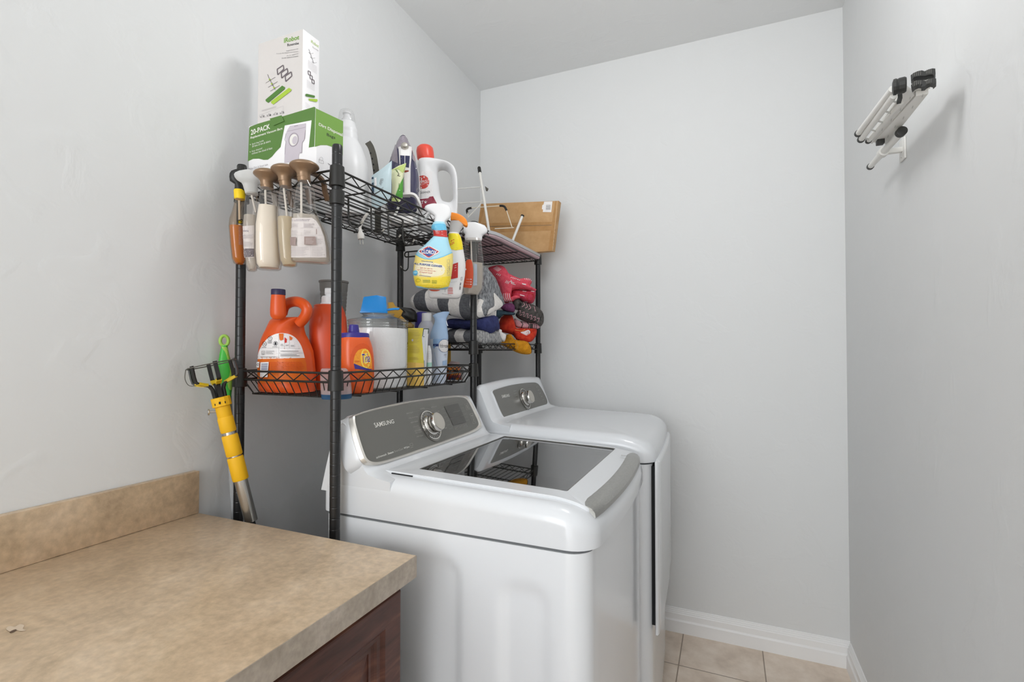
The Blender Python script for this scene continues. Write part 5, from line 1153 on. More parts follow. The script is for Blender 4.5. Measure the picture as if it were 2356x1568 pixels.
# translucent measuring cup by the post
hazy('cup_pink', 'ddc9c8', .55, .12); hazy('cup_blue', '3f6a92', .8, .1)
P = at(765, 905, 'z', ZL+.001); P = Vector((.352, -1.478, ZL))
u0 = px(P)[0]
g = thing('measuring_cup', 'translucent measuring cup with a blue bottom behind the front post', 'cup', P)
mb = MB(); lpx(mb, P, [(('z', ZL), u0-30, u0+33, 0, 2), (916, u0-33, u0+36, 0, 2), (905, u0-34.5, u0+37, 0, 2)], 'cup_blue', None, 36); mb.build('base', g, 'blue bottom')
mb = MB(); lpx(mb, P, [(905, u0-34.5, u0+37, 0, 2), (880, u0-36, u0+35, 0, 2), (858, u0-36, u0+30, 0, 2), (850, u0-35, u0+27, 0, 2), (847, u0-32, u0+23, 0, 2)], 'cup_pink', None, 36, 1, (False, False)); mb.build('wall', g, 'cloudy pinkish cup wall')
# ribbed grey cup behind
mat('grey_cup', '74716d', .45); mat('grey_cup_dark', '55504c', .5)
P = Vector((.094, -1.205, ZL)); 
def axis_at(u, x, z): p = at(u, 700, 'x', x); return Vector((p.x, p.y, z))
P = axis_at(769, .085, ZL); u0 = px(P)[0]
g = thing('ribbed_cup', 'grey ribbed plastic tumbler behind the orange pump jug', 'cup', P)
rows = [(('z', ZL), u0-16, u0+16, 0, 2)]
v = 860
def hw(v): return 17.5+(860-v)*.0755
for k in range(22): rows += [(v, u0-hw(v), u0+hw(v), 0, 2), (v-5, u0-hw(v)-.2, u0+hw(v)+.2, 0, 2), (v-6, u0-hw(v)+.7, u0+hw(v)-.7, 0, 2)]; v -= 8.6
rows = [r for r in rows if isinstance(r[0], tuple) or r[0] > 672]+[(668, u0-32, u0+32, 0, 2), (652, u0-33, u0+33, 0, 2), (650, u0-35, u0+35, 0, 2), (647, u0-35, u0+35, 0, 2), (648, u0-32, u0+32, 0, 2), (700, u0-29, u0+29, 0, 2)]
mb = MB(); lpx(mb, P, rows, 'grey_cup', None, 40, 1, (True, True)); mb.build('cup', g)
# glass jar of powder, lid, scoop
clear('jar_glass', 'fdfefd', .14, 1, .03); mat('powder', 'f1eff1', .85, bump=(60, .2, 3)); mat('scoop_blue', '1a84cf', .28, spec=.5)
c = at(872, 897, 'z', ZL); w_, fd = facing(c); P = c+fd*.0905; P.z = ZL; u0 = 868
P = Vector((.278, -1.222, ZL)); u0 = px(P)[0]
g = thing('glass_jar', 'large round glass jar of white powder with a glass lid', 'jar', P)
mb = MB(); mb.lathe(P, [(.078, .0), (.085, .003), (.0872, .012), (.0878, .05), (.0878, .165), (.0868, .176), (.0855, .182)], 'jar_glass', 56, cap=(True, False)); mb.build('jar_wall', g)
mb = MB(); mb.lathe(P, [(.076, .003), (.0835, .006), (.0855, .014), (.0858, .05), (.0858, .165), (.0845, .178), (.07, .1795), (0, .18)], 'powder', 56, cap=(True, False)); mb.build('powder', g, 'white washing powder')
mb = MB(); mb.lathe(P, [(.0845, .1825), (.088, .184), (.088, .187), (.086, .189), (.0885, .191), (.089, .196), (.087, .198), (.090, .2), (.090, .2035), (.085, .206), (.06, .211), (.048, .215), (.044, .218), (.047, .221), (.048, .2235), (0, .2237)], 'jar_glass', 56, cap=(False, False)); mb.build('lid', g, 'stepped glass lid')
cJ = crop(820, 660, 11.2)
Ps = Vector((P.x, P.y, ZL+.2245)); w_, fd = facing(Ps)
g = thing('scoop', 'bright blue plastic scoop turned upside down on the glass jar lid', 'scoop', Ps)
def sp(u, v, o): return atp(*cJ(u, v), Ps, fd)+fd*o
mb = MB()
lo_ = [sp(95, 650, -.018), sp(560, 640, -.034), sp(800, 610, -.018), sp(800, 610, .03), sp(560, 620, .034), sp(110, 650, .034)]
hi_ = [sp(190, 270, -.014), sp(525, 235, -.026), sp(760, 265, -.012), sp(750, 275, .022), sp(525, 250, .028), sp(200, 280, .026)]
zl = Ps.z+.0006
for p in lo_: p.z = zl
up_ = [p+Vector((0, 0, .004)) for p in lo_]
def shrink(ps, k, dz): c = sum(ps, Vector())/len(ps); return [c+(p-c)*k+Vector((0, 0, dz)) for p in ps]
b = bmesh.new(); 
mb.loft([lo_, up_, shrink(up_, .96, .0006), [a*.04+q*.96 for a, q in zip(up_, hi_)], shrink(hi_, .97, .0004), shrink(hi_, .8, .0016)], 'scoop_blue'); mb.build('bowl', g, sharp=50)
mb = MB(); hl = [sp(760, 600, 0), sp(860, 580, 0), sp(980, 566, 0), sp(1085, 566, 0), sp(1100, 575, 0)]; 
for p in hl: p.z = max(p.z, zl+.003)
mb.strap(bez(hl, 4), fd, [.012]*8+[.011]*6+[.008]*3, .0028, 'scoop_blue'); mb.build('handle', g)
decals(None, [('l', [(170, 345), (300, 365), (420, 420), (520, 490), (570, 495)], 5, 'clx_blue')], cJ, flat=(Ps-fd*.03, fd)) if False else None
# yellow and black packaging tucked behind the jar
mat('pkg_yellow', 'd9a843', .5); mat('pkg_black', '191816', .3, spec=.6); mat('pkg_tan', 'a98a4a', .5)
Pk = axis_at(915, .135, ZL+.15); w_, fd = facing(Pk)
g = thing('folded_package', 'black and yellow folded package behind the glass jar lid', 'package', (Pk.x, Pk.y, ZL))
def bp_(poly): return [atp(*cJ(*p), Pk, fd) for p in poly]
mb = MB(); mb.pillow(bp_([(1095, 510), (1250, 520), (1420, 545), (1520, 610), (1570, 720), (1560, 900), (1440, 905), (1330, 900), (1180, 760), (1160, 700), (1200, 630)]), Pk, .016, 'pkg_black', 5, .5, .002, 40); mb.build('black_roll', g, 'black glossy roll')
mb = MB(); mb.prism([q-fd*.02 for q in bp_([(815, 410), (945, 400), (1005, 500), (1100, 540), (1198, 630), (1150, 740), (1080, 815), (800, 690), (830, 560)])], fd*.004, 'pkg_yellow', .0012); mb.build('yellow_sleeve', g, 'yellow card sleeve')
mb = MB(); mb.prism([q-fd*.016 for q in bp_([(1150, 740), (1290, 880), (1250, 905), (1085, 820)])], fd*.003, 'pkg_yellow', .001); mb.build('yellow_strip', g)
mb = MB(); mb.pillow(bp_([(1255, 905), (1400, 900), (1490, 980), (1480, 1060), (1300, 1060), (1240, 1000)]), Pk, .01, 'pkg_tan', 4); mb.box((Pk.x-.02, Pk.y-.02, ZL+.0005), (Pk.x+.03, Pk.y+.02, ZL+.14), 'pkg_tan', .004); mb.build('tan_pouch', g)
# yellow pouch with white leafy side
cK = crop(930, 700, 7.84); kx = lambda x: 930+x/7.84; ky = lambda y: 700+y/7.84
mat('pouch_yellow', 'd9c534', .3, spec=.6); mat('pouch_gold', 'e8c063', .35); mat('leaf_dark', '24432f', .5); mat('mint', 'a9d3c4', .5); mat('can_lilac', 'c2c2cc', .3); mat('pouch_white', 'e6e6e8', .35)
base_l, base_m, base_r = at(kx(60), ky(1480), 'z', ZL), at(kx(355), ky(1490), 'z', ZL), at(kx(400), ky(1480), 'z', ZL)
A = Vector((.330, -1.112, ZL)); w_, fd = facing(A)
A0 = atp(kx(60), ky(1480), A, fd); A1 = atp(kx(355), ky(1480), A, fd)
g = thing('pouch', 'tall yellow stand-up pouch with a white leafy side beside the glass jar', 'pouch', (A.x, A.y, ZL))
def kp(u, v, o=0): q = atp(kx(u), ky(v), A, fd)+fd*o; q.z = max(q.z, ZL+.0006); return q
fl = [(60, 1490), (55, 1200), (62, 900), (70, 600), (70, 425)]; fr2 = [(350, 1490), (360, 1200), (345, 900), (318, 600), (345, 425)]; sr = [(405, 1470), (400, 1200), (415, 900), (430, 600), (448, 430)]
rings = []
for (a, b_, c_, dd) in zip(fl, fr2, sr, (.028, .028, .022, .012, .003)):
    Lp, Mp, Rp = kp(*a), kp(*b_, -.004), kp(*c_, .014 if dd > .01 else .006)
    rings.append([Lp, Lp.lerp(Mp, .5)-fd*dd*.25, Mp, Rp, Rp+fd*dd*.6, Lp.lerp(Mp, .5)+fd*dd, Lp+fd*dd*.6])
mb = MB(); mb.loft(rings, 'pouch_yellow'); pm = mb
wi_ = mb.m('pouch_white')
for q_ in range(4*7):
    if q_ % 7 in (2, 3): mb.mi[q_] = wi_
mb.build('pouch_body', g, sharp=30)
it = [('p', [(58, 1040), (352, 1060), (360, 1200), (350, 1488), (60, 1488)], 'pouch_gold'), 
      ('p', [(346, 430), (447, 434), (438, 520), (410, 545), (395, 525), (365, 580), (350, 590), (325, 570)], 'leaf_dark'), ('p', [(352, 1010), (398, 995), (385, 1110), (360, 1130)], 'leaf_dark'), ('p', ell(150, 645, 18, 22, 10), 'label_white')]
for y0, y1, n_ in ((450, 580, 7), (590, 700, 5), (740, 880, 8), (945, 1000, 4)): it += scribble(90, y0, 290, y1, n_, 3.2, 'pkg_tan', .3)
it += scribble(90, 1240, 220, 1400, 6, 2.5, 'pkg_tan', .4)+[('l', [(365, 650), (375, 900)], 3, 'mint')]
decals(pm, it, cK, L=10).build('printed_label', g)
def upright(name, label, cat, u, x, rows, mt, **k):
    P = axis_at(u, x, k.get('z', ZL)); g = thing(name, label, cat, P); mb = MB()
    lpx(mb, P, [((ky(r[0]) if not isinstance(r[0], tuple) else r[0]), kx(r[1]), kx(r[2]), r[3] if len(r) > 3 else 0, r[4] if len(r) > 4 else 2) for r in rows], mt, None, 32)
    mb.build('body', g, sharp=50); return g, mb, P
# white capped aerosol behind
g, m_, P = upright('aerosol_can', 'lilac grey aerosol can with a white cap behind the yellow pouch', 'aerosol can', kx(405), .235, [(('z', ZL), 255, 545), (1000, 248, 560), (700, 240, 560), (480, 240, 560), (430, 245, 550), (380, 262, 535), (340, 285, 515), (305, 312, 492), (298, 316, 490)], 'can_lilac')
mb = MB(); lpx(mb, P, [(ky(300), kx(312), kx(494), 0, 2), (ky(296), kx(314), kx(494), 0, 2), (ky(170), kx(318), kx(494), 0, 2), (ky(158), kx(324), kx(486), 0, 2)], 'white_plastic', None, 28); mb.build('cap', g, 'white cap')
# dark blue capped bottle far behind
g, m_, P = upright('bottle', 'dark bottle with a rounded dark blue cap behind the aerosol can', 'bottle', kx(300), .165, [(('z', ZL), 190, 420), (900, 190, 420), (480, 196, 415), (420, 196, 415)], 'pkg_black')
mb = MB(); lpx(mb, P, [(ky(425), kx(188), kx(425), 0, 2), (ky(400), kx(190), kx(425), 0, 2), (ky(190), kx(205), kx(430), 0, 2), (ky(150), kx(222), kx(420), 0, 2), (ky(134), kx(260), kx(385), 0, 2)], 'cap_blue', None, 28); mb.build('cap', g, 'dark blue cap')
# small rounded white bottle with a mint band
g, m_, P = upright('bottle', 'small rounded white bottle with a pale mint band in front of the aerosol can', 'bottle', kx(440), .343, [(('z', ZL), 395, 490), (1300, 388, 498), (1100, 385, 500), (900, 385, 498), (820, 390, 488), (770, 400, 475), (740, 412, 462)], 'white_plastic')
decals(m_, [('p', [(388, 1050), (496, 1045), (496, 1120), (388, 1125)], 'mint'), ('l', [(420, 850), (480, 848), (478, 970), (415, 975)], 2.5, 'ink_faint', True)]+scribble(420, 870, 470, 950, 5, 2.5, 'ink_faint')+scribble(395, 1140, 480, 1200, 4, 3, 'ink_faint'), cK, L=9).build('printed_label', g)
# light blue air freshener
mat('fresh_blue', 'a5bfdf', .35); mat('fresh_pale', 'd3dbea', .3); mat('fresh_sky', '8fb2dc', .35)
P = axis_at(kx(640), .318, ZL); w_, fd = facing(P)
g = thing('air_freshener', 'pale blue air freshener spray can with a round logo beside the yellow pouch', 'air freshener', P)
rows = [(('z', ZL), 495, 735), (1430, 488, 745), (1300, 484, 762), (1100, 482, 776), (900, 478, 786), (700, 470, 792), (620, 468, 790), (560, 470, 788), (500, 482, 782), (450, 500, 776), (400, 520, 768), (350, 540, 760), (310, 552, 757)]
mb = MB(); lpx(mb, P, [((ky(r[0]) if not isinstance(r[0], tuple) else r[0]), kx(r[1]), kx(r[2]), 0, 2) for r in rows], 'fresh_pale', None, 36); mb.build('can', g, sharp=60); fm = mb
rows = [(625, 466, 794), (560, 468, 792), (500, 480, 786), (450, 498, 780), (400, 518, 772), (350, 538, 764), (310, 550, 760), (270, 548, 758), (235, 535, 766), (205, 512, 785), (180, 540, 800), (155, 590, 815), (132, 690, 812)]
mb = MB(); lpx(mb, P, [(ky(r[0]), kx(r[1]), kx(r[2]), (.0 if r[0] > 300 else .012), 2) for r in rows], 'fresh_blue', None, 32, 1.012); mb.build('spray_head', g, 'pale blue moulded spray head', sharp=60); fh = mb
mb = MB(); mb.strap(bez([atp(kx(757), ky(300), P, fd), atp(kx(770), ky(350), P, fd), atp(kx(786), ky(388), P, fd)], 4), fd, .005, .0015, 'white_plastic'); mb.build('trigger', g, 'white trigger')
it = [('p', [(525, 600), (700, 520), (790, 490), (790, 620), (700, 640), (620, 700), (540, 800), (520, 770)], 'fresh_sky'), ('p', [(518, 712), (630, 710), (632, 755), (518, 758)], 'ink_blue'), ('p', [(470, 625), (525, 605), (520, 800), (510, 940), (480, 940)], 'fresh_pale'),
      ('p', b2(ell(720, 745, 100, 116, 18), 2), 'label_white'), ('l', b2(ell(720, 745, 100, 116, 18), 2), 5, 'ink_blue', True), ('p', [(545, 780), (640, 820), (650, 835), (600, 800)], 'fresh_sky'),
      ('t', 'febreze', [(640, 705), (784, 712), (784, 780), (646, 775)], 'ink', .0), ('t', 'AIR', [(712, 890), (760, 890), (758, 925), (712, 922)], 'ink_grey'), ('l', [(728, 945), (758, 945)], 4, 'ink_grey'), ('p', [(690, 1020), (765, 1000), (760, 1090), (690, 1095)], 'fresh_blue'), ('l', [(520, 1000), (560, 1120)], 5, 'fresh_sky'), ('l', [(545, 860), (600, 1120)], 4, 'fresh_sky')]+scribble(530, 1230, 690, 1380, 7, 3, 'fresh_blue')
decals(fm, it, cK, L=9).build('printed_label', g)
# mustard box behind it
P = axis_at(kx(790), .20, ZL); w_, fd = facing(P)
g = thing('slim_box', 'narrow mustard box standing behind the air freshener', 'box', P)
z1 = at(kx(800), ky(640), 'x', .2).z
mb = MB(); mb.obox(P+Vector((0, 0, (z1-ZL)/2+.0003)), w_*.012, fd*.02, Vector((0, 0, (z1-ZL)/2)), 'pkg_yellow', .001); mb.build('carton', g)
# dark orange packet and white tub at the end
mat('bag_brown', 'a2491f', .28, spec=.6); mat('bag_rust', '7b2a2c', .3); mat('bag_orange', 'd47a25', .3); hazy('zip_clear', 'd9bfbd', .55, .12)
P = Vector((.285, -.885, ZL)); P = axis_at(kx(880), .287, ZL); w_, fd = facing(P)
g = thing('snack_packet', 'small glossy orange and brown packet at the far end of the basket shelf', 'packet', P)
def kq(u, v): q = atp(kx(u), ky(v), P, fd); q.z = max(q.z, ZL+.0006); return q
mb = MB(); mb.pillow([kq(*p) for p in ((760, 1100), (850, 1080), (1000, 1085), (1020, 1150), (1030, 1300), (1040, 1400), (900, 1425), (750, 1400), (740, 1250))], P, .016, 'bag_brown', 5, .5, .0012, 60)
for v_ in mb.v: v_.z = max(v_.z, ZL+.0006)
mb.build('pouch', g); bm_ = mb
it = [('p', [(800, 1130), (900, 1105), (980, 1140), (1010, 1260), (880, 1270), (790, 1230)], 'bag_orange'), ('p', [(755, 1300), (1020, 1270), (1030, 1390), (760, 1400)], 'bag_rust'), ('l', [(800, 1250), (930, 1235)], 26, 'label_amber'), ('p', ell(830, 1230, 22, 30, 12), 'ink_blue'), ('p', ell(920, 1210, 25, 25, 12), 'cap_purple'), ('p', ell(870, 1340, 40, 22, 12), 'ink_blue'), ('p', ell(960, 1340, 30, 22, 12), 'bag_orange')]
decals(bm_, it, cK, L=9).build('printed_label', g)
mb = MB(); mb.pillow([kq(*p)+fd*.004 for p in ((770, 1110), (840, 1020), (990, 1040), (1005, 1090))], P, .006, 'zip_clear', 3); mb.build('clear_flap', g, 'clear crinkled flap')
P = axis_at(kx(1085), .285, ZL); P = axis_at(kx(1090), .29, ZL)
g, m_, P = upright('tub', 'plain white tub at the far end of the basket shelf beside the brown packet', 'tub', kx(1085), .262, [(('z', ZL), 1035, 1150), (1370, 1030, 1152), (1150, 1025, 1148), (1105, 1025, 1145), (1098, 1030, 1140)], 'white_plastic')
# ------------------------------------------------------------------ towels and clothes on the far middle shelf
cT = crop(900, 580, 4.9)
noisy('towel_white', 'e8e3de', 'f4f0eb', 140, .95, 3, bump=.4); noisy('towel_grey', '5a5b5f', '6f7074', 140, .95, 3, bump=.4); noisy('navy_cloth', '23284f', '353b6c', 45, .95, 4, bump=.5); noisy('fluff_grey', '5f6165', 'a6a8ab', 130, .95, 4, (1, 1, .45), bump=.7, pos=(.36, .64)); noisy('fluff_mixed', '797b7e', 'bfbdbb', 130, .95, 4, (1, 1, .6), bump=.7, pos=(.36, .64))
noisy('coral', 'dc4a5c', 'ea6070', 70, .9, 3, bump=.3); noisy('coral_dark', 'b52f46', 'c8445a', 60, .9, 3, bump=.3); noisy('sock_grey', '3d3a38', '56524f', 80, .95, 3, bump=.5); noisy('red_cloth', 'b32718', 'cc3d22', 60, .85, 3, bump=.2); noisy('mustard', 'b5770f', 'd1901c', 60, .9, 3, bump=.4); noisy('plum', '5d2c50', '7a4068', 60, .9, 3, bump=.3); mat('tag_white', 'e6e2df', .7); noisy('sock_pink', 'c08f97', 'd3a4ab', 80, .9, 3, bump=.3); noisy('teal_cloth', '22313f', '3d5560', 60, .9, 3)
YT = -.792
def tq(u, v, y=YT): return at(*cT(u, v), 'y', y)
def towel(name, label, top, bot, y, depth, stripes, zfloor, grp=None, fl=None, puff=.016):
    """folded towel: front face between picture curves top and bot on the plane y, rounded over and going back by depth; stripes: picture x of colour changes"""
    def cur(c, t):
        x = c[0][0]+(c[-1][0]-c[0][0])*t
        for a, b in zip(c, c[1:]):
            if a[0] <= x <= b[0] or a is c[-2]:
                return x, a[1]+(b[1]-a[1])*(x-a[0])/(b[0]-a[0])
    NU, NV = 120, 28
    g = thing(name, label, 'towel', tuple((tq(*top[len(top)//2], y)*.5+tq(*bot[len(bot)//2], y)*.5).xy)+(zfloor,), grp)
    mb = MB(); vs_ = []; pxs = []
    for i in range(NU+1):
        t = i/NU; xt, yt = cur(top, t); xb_, yb_ = cur(bot, t)
        A = tq(xt, yt, y); B = tq(xb_, yb_, y); B.z = max(B.z, zfloor); A.z = max(A.z, B.z+.008); h = A.z-B.z
        e = min(1, min(t, 1-t)*9); e = math.sqrt(max(0.02, 1-(1-e)**2)); ring = []
        for j in range(NV):
            a = -PI/2+2*PI*j/NV            # rounded rectangle section in (y,z)
            cy, sz = math.cos(a), math.sin(a)
            py = math.copysign(abs(cy)**.35, cy); pz = math.copysign(abs(sz)**.6, sz)
            yy = y+puff+depth/2-py*depth/2*e-(puff if py > .9 else 0)*(1-abs(pz))*e; zz = B.z+h*(.5+.5*pz*(.35+.65*e))
            q = A.lerp(B, 1-(zz-B.z)/max(h, 1e-4)) if False else A.lerp(B, .5)
            n3 = noise.noise_vector(Vector((q.x, yy, zz))*28)*.0035+noise.noise_vector(Vector((q.x, yy, zz))*9)*.006
            xx = (B.x+(A.x-B.x)*max(0, min(1, (zz-B.z)/h)))
            p = Vector((xx, yy, zz))+n3; p.z = max(p.z, zfloor); ring.append(p)
        vs_.append(ring); pxs.append(xt*.5+xb_*.5)
    n = NV
    flat_ = [p for r in vs_ for p in r]
    mb.add(flat_, [], 'towel_white'); gi = mb.m('towel_grey'); wi = mb.m('towel_white'); fi = mb.m(fl[1]) if fl else 0
    for i in range(NU):
        k = sum(1 for s_ in stripes if pxs[i] >= s_)
        for j in range(n):
            mb.f.append([i*n+j, i*n+(j+1) % n, (i+1)*n+(j+1) % n, (i+1)*n+j]); mb.mi.append(fi if fl and pxs[i] > fl[0] else (gi if k % 2 else wi))
    mb.f.append(list(range(n))[::-1]); mb.mi.append(wi); mb.f.append([NU*n+j for j in range(n)]); mb.mi.append(fi if fl else wi)
    mb.build('towel_body', g, sharp=80); return g, mb
TG = 'folded towels on the far middle shelf'
towel('folded_towel', 'grey and white striped towel at the bottom of the folded stack', [(560, 862), (700, 850), (860, 858), (985, 862)], [(560, 1030), (860, 1030), (985, 1030)], YT+.012, .2, [560, 712, 812], ZM+.0006, TG, (955, 'fluff_mixed'))
towel('folded_blanket', 'navy blue folded blanket between the two striped towels', [(560, 752), (800, 745), (985, 745)], [(560, 860), (860, 855), (985, 862)], YT+.016, .2, [0], ZM+.03, TG)
for o in bpy.data.objects:
    if o.type == 'MESH' and o.parent and o.parent.name.startswith('folded_blanket'):
        for i in range(len(o.data.materials)): o.data.materials[i] = MATS['navy_cloth']
g, tw = towel('folded_towel', 'large grey and white striped towel on top of the folded stack', [(140, 600), (210, 470), (290, 395), (380, 385), (560, 420), (700, 440), (860, 430), (985, 400)], [(140, 615), (250, 650), (480, 680), (640, 735), (760, 745), (985, 742)], YT-.004, .2, [250, 375, 500, 635, 770, 890], ZM+.09, TG, None, .012)
def xq(u, v, x=.392): return at(*cT(u, v), 'x', x)
lob = [xq(*p) for p in ((985, 560), (1000, 380), (1030, 200), (1045, 168), (1090, 190), (1160, 290), (1220, 440), (1262, 570), (1240, 620), (1130, 690), (1060, 726), (985, 735), (955, 690))]
mb = MB(); mb.pillow(lob, lob[0], .026, 'fluff_grey', 10, .5, .004, 60, 1.0, 3); mb.build('fluffy_fold', g, 'fluffy grey folded end'); fl_ = mb
it = [('p', b2([(1150, 460), (1200, 500), (1254, 572), (1235, 618), (1160, 660), (1120, 686), (1095, 715), (1075, 715), (1100, 640), (1160, 600)], 3), 'towel_white'), ('p', b2([(960, 600), (985, 530), (1040, 545), (1020, 620), (1040, 700), (1060, 722), (985, 730), (960, 690)], 3), 'towel_white')]
decals(fl_, it, cT, L=3, lift=.0016).build('white_patch', g, 'white patches of the stripe')
bk_ = [o for o in bpy.data.objects if o.name == 'folded_blanket'][0]
pts = [xq(*p, .386) for p in ((965, 760), (1080, 715), (1150, 700), (1180, 745), (1185, 820), (1170, 880), (1120, 915), (1062, 928), (1000, 890), (962, 850))]
MB().pillow(pts, pts[0], .03, 'navy_cloth', 8, .5, .003, 40, 1.0, 3).build('blanket_fold', bk_, 'bunched blanket end')
bt_ = [o for o in bpy.data.objects if o.name == 'folded_towel'][0]
pts = [xq(*p, .384) for p in ((965, 870), (1060, 900), (1150, 880), (1215, 930), (1240, 1000), (1210, 1032), (1100, 1032), (965, 1030))]
MB().pillow(pts, pts[0], .022, 'fluff_mixed', 8, .5, .003, 60, 1.0, 3).build('fluffy_fold', bt_, 'fluffy grey folded end')
cL = crop(1060, 600, 6.815)
def soft(name, label, cat, P, lumps, base, grp='clothes at the end of the far middle shelf', dec=None):
    P = Vector(P); w_, fd = facing(P); g = thing(name, label, cat, (P.x, P.y, base), grp)
    for nm, mt, poly, dep, off, nz in lumps:
        pts = [atp(*cL(*p), P, fd)+fd*off for p in poly]; mb = MB(); mb.pillow(pts, P, dep, mt, 7, .5, nz, 45, 1.0, 3)
        o = mb.build(nm, g, sharp=80)
        if dec and nm in dec: decals(mb, dec[nm], cL, L=8, lift=.0009).build('pattern', o)
    return g
w3 = 'label_white'
def dashes(c, n_, dx, dy, lx, ly, w=8): return [('l', [(c[0]+dx*k, c[1]+dy*k), (c[0]+dx*k+lx, c[1]+dy*k+ly)], w, w3) for k in range(n_)]
soft('slipper_sock', 'mustard yellow slipper sock hanging over the front edge of the far middle shelf', 'slipper', at(1195, 790, 'x', .405), [
    ('sock', 'mustard', [(600, 1290), (690, 1230), (720, 1160), (790, 1150), (850, 1230), (1000, 1250), (1075, 1290), (1110, 1360), (1105, 1450), (1000, 1465), (870, 1430), (740, 1360)], .022, 0, .001)], ZM-.03, dec={'sock': [('l', [(1065, 1285), (1100, 1330), (1112, 1400), (1108, 1455)], 10, 'gap'), ('l', [(870, 1260), (900, 1330), (880, 1380)], 6, 'pkg_tan'), ('l', [(740, 1260), (770, 1310), (830, 1290)], 6, 'pkg_tan')]})
soft('knit_hat', 'red and orange cloth with a swirl and black eyes above the mustard slipper sock', 'cloth', at(1190, 740, 'x', .385), [
    ('body', 'red_cloth', [(600, 1060), (600, 960), (650, 840), (740, 820), (810, 850), (850, 1000), (900, 1060), (1060, 1070), (1190, 1060), (1180, 1150), (1120, 1250), (1000, 1275), (860, 1210), (800, 1150), (640, 1110)], .034, .03, .001),
    ('fold', 'red_cloth', [(820, 1100), (900, 1110), (1050, 1180), (1150, 1130), (1195, 1080), (1180, 1170), (1110, 1260), (990, 1275), (870, 1230)], .02, .0, .001)], ZM+.02,
     dec={'fold': [('p', ell(905, 1245, 20, 18, 12), 'gap')], 'body': [('p', ell(825, 1190, 28, 34, 14), 'gap'), ('l', [(850, 1080), (960, 1100), (1010, 1070)], 14, 'bag_orange'), ('p', b2([(935, 1125), (1000, 1100), (1060, 1080), (1090, 1110), (1070, 1160), (1020, 1170)], 3), w3), ('l', [(1030, 1120), (1060, 1105), (1070, 1140), (1040, 1150)], 6, 'ink_red'), ('l', [(640, 880), (680, 850)], 6, w3)]})
soft('white_sock', 'small white cloth tab tucked between the navy blanket and the mustard sock', 'cloth', at(1150, 770, 'x', .372), [('tab', 'tag_white', [(525, 1120), (570, 1065), (640, 1080), (650, 1120), (710, 1160), (690, 1250), (650, 1262), (580, 1200)], .014, -.01, .001)], ZM+.01)
soft('knit_sock', 'pink and grey striped sock under the dark patterned sock', 'sock', at(1205, 750, 'x', .395), [('sock', 'sock_pink', [(840, 900), (900, 930), (1000, 950), (1230, 990), (1245, 1030), (1200, 1065), (1050, 1070), (900, 1050), (840, 1010)], .02, .0, .001)], ZM+.06,
     dec={'sock': [('l', [(940, 950), (975, 985), (950, 1050)], 14, 'sock_grey'), ('l', [(1040, 965), (1075, 1000), (1060, 1060)], 14, 'sock_grey'), ('p', [(1085, 985), (1135, 990), (1130, 1060), (1080, 1065)], 'sock_grey'), ('l', [(1160, 990), (1150, 1060)], 8, 'sock_grey'), ('l', [(1190, 995), (1182, 1060)], 8, 'sock_grey')]})
soft('knit_sock', 'dark grey patterned sock rolled over in front of the far post', 'sock', at(1210, 720, 'x', .415), [
    ('foot', 'sock_grey', [(810, 690), (840, 610), (890, 585), (950, 620), (1050, 660), (1180, 700), (1280, 790), (1305, 890), (1290, 980), (1240, 1030), (1210, 975), (1100, 970), (960, 930), (860, 850), (900, 760)], .03, .01, .001),
    ('cuff', 'sock_grey', [(810, 680), (850, 600), (905, 590), (945, 640), (920, 700), (900, 770), (850, 760)], .024, -.012, .001)], ZM+.08,
     dec={'foot': [('l', [(980, 640), (1005, 690), (960, 720)], 8, 'sock_pink'), ('l', [(1020, 655), (1050, 720), (1010, 740)], 8, 'sock_pink'), ('l', [(1065, 675), (1098, 740), (1060, 760)], 8, 'sock_pink'), ('l', [(1150, 715), (1170, 790)], 6, 'sock_pink'), ('p', ell(935, 680, 24, 26, 12), 'gap')]+[('l', [(900+58*k, 790+22*k), (940+58*k, 775+24*k), (930+58*k, 830+22*k)], 7, 'sock_pink') for k in range(6)]+[('l', [(930+54*k, 850+20*k), (965+54*k, 838+20*k)], 7, 'sock_pink') for k in range(6)]+[('l', [(860, 830), (1000, 890), (1150, 945), (1230, 940), (1255, 870)], 7, 'gap')]})
soft('folded_shirt', 'plum purple cloth folded under the coral red bundle', 'cloth', at(1160, 705, 'x', .35), [('fold', 'plum', [(620, 720), (690, 660), (800, 650), (850, 700), (840, 790), (720, 790)], .03, .03, .001), ('under', 'teal_cloth', [(480, 840), (560, 760), (700, 770), (850, 800), (830, 840), (680, 830), (600, 900), (540, 900)], .03, .035, .001)], ZM+.06)
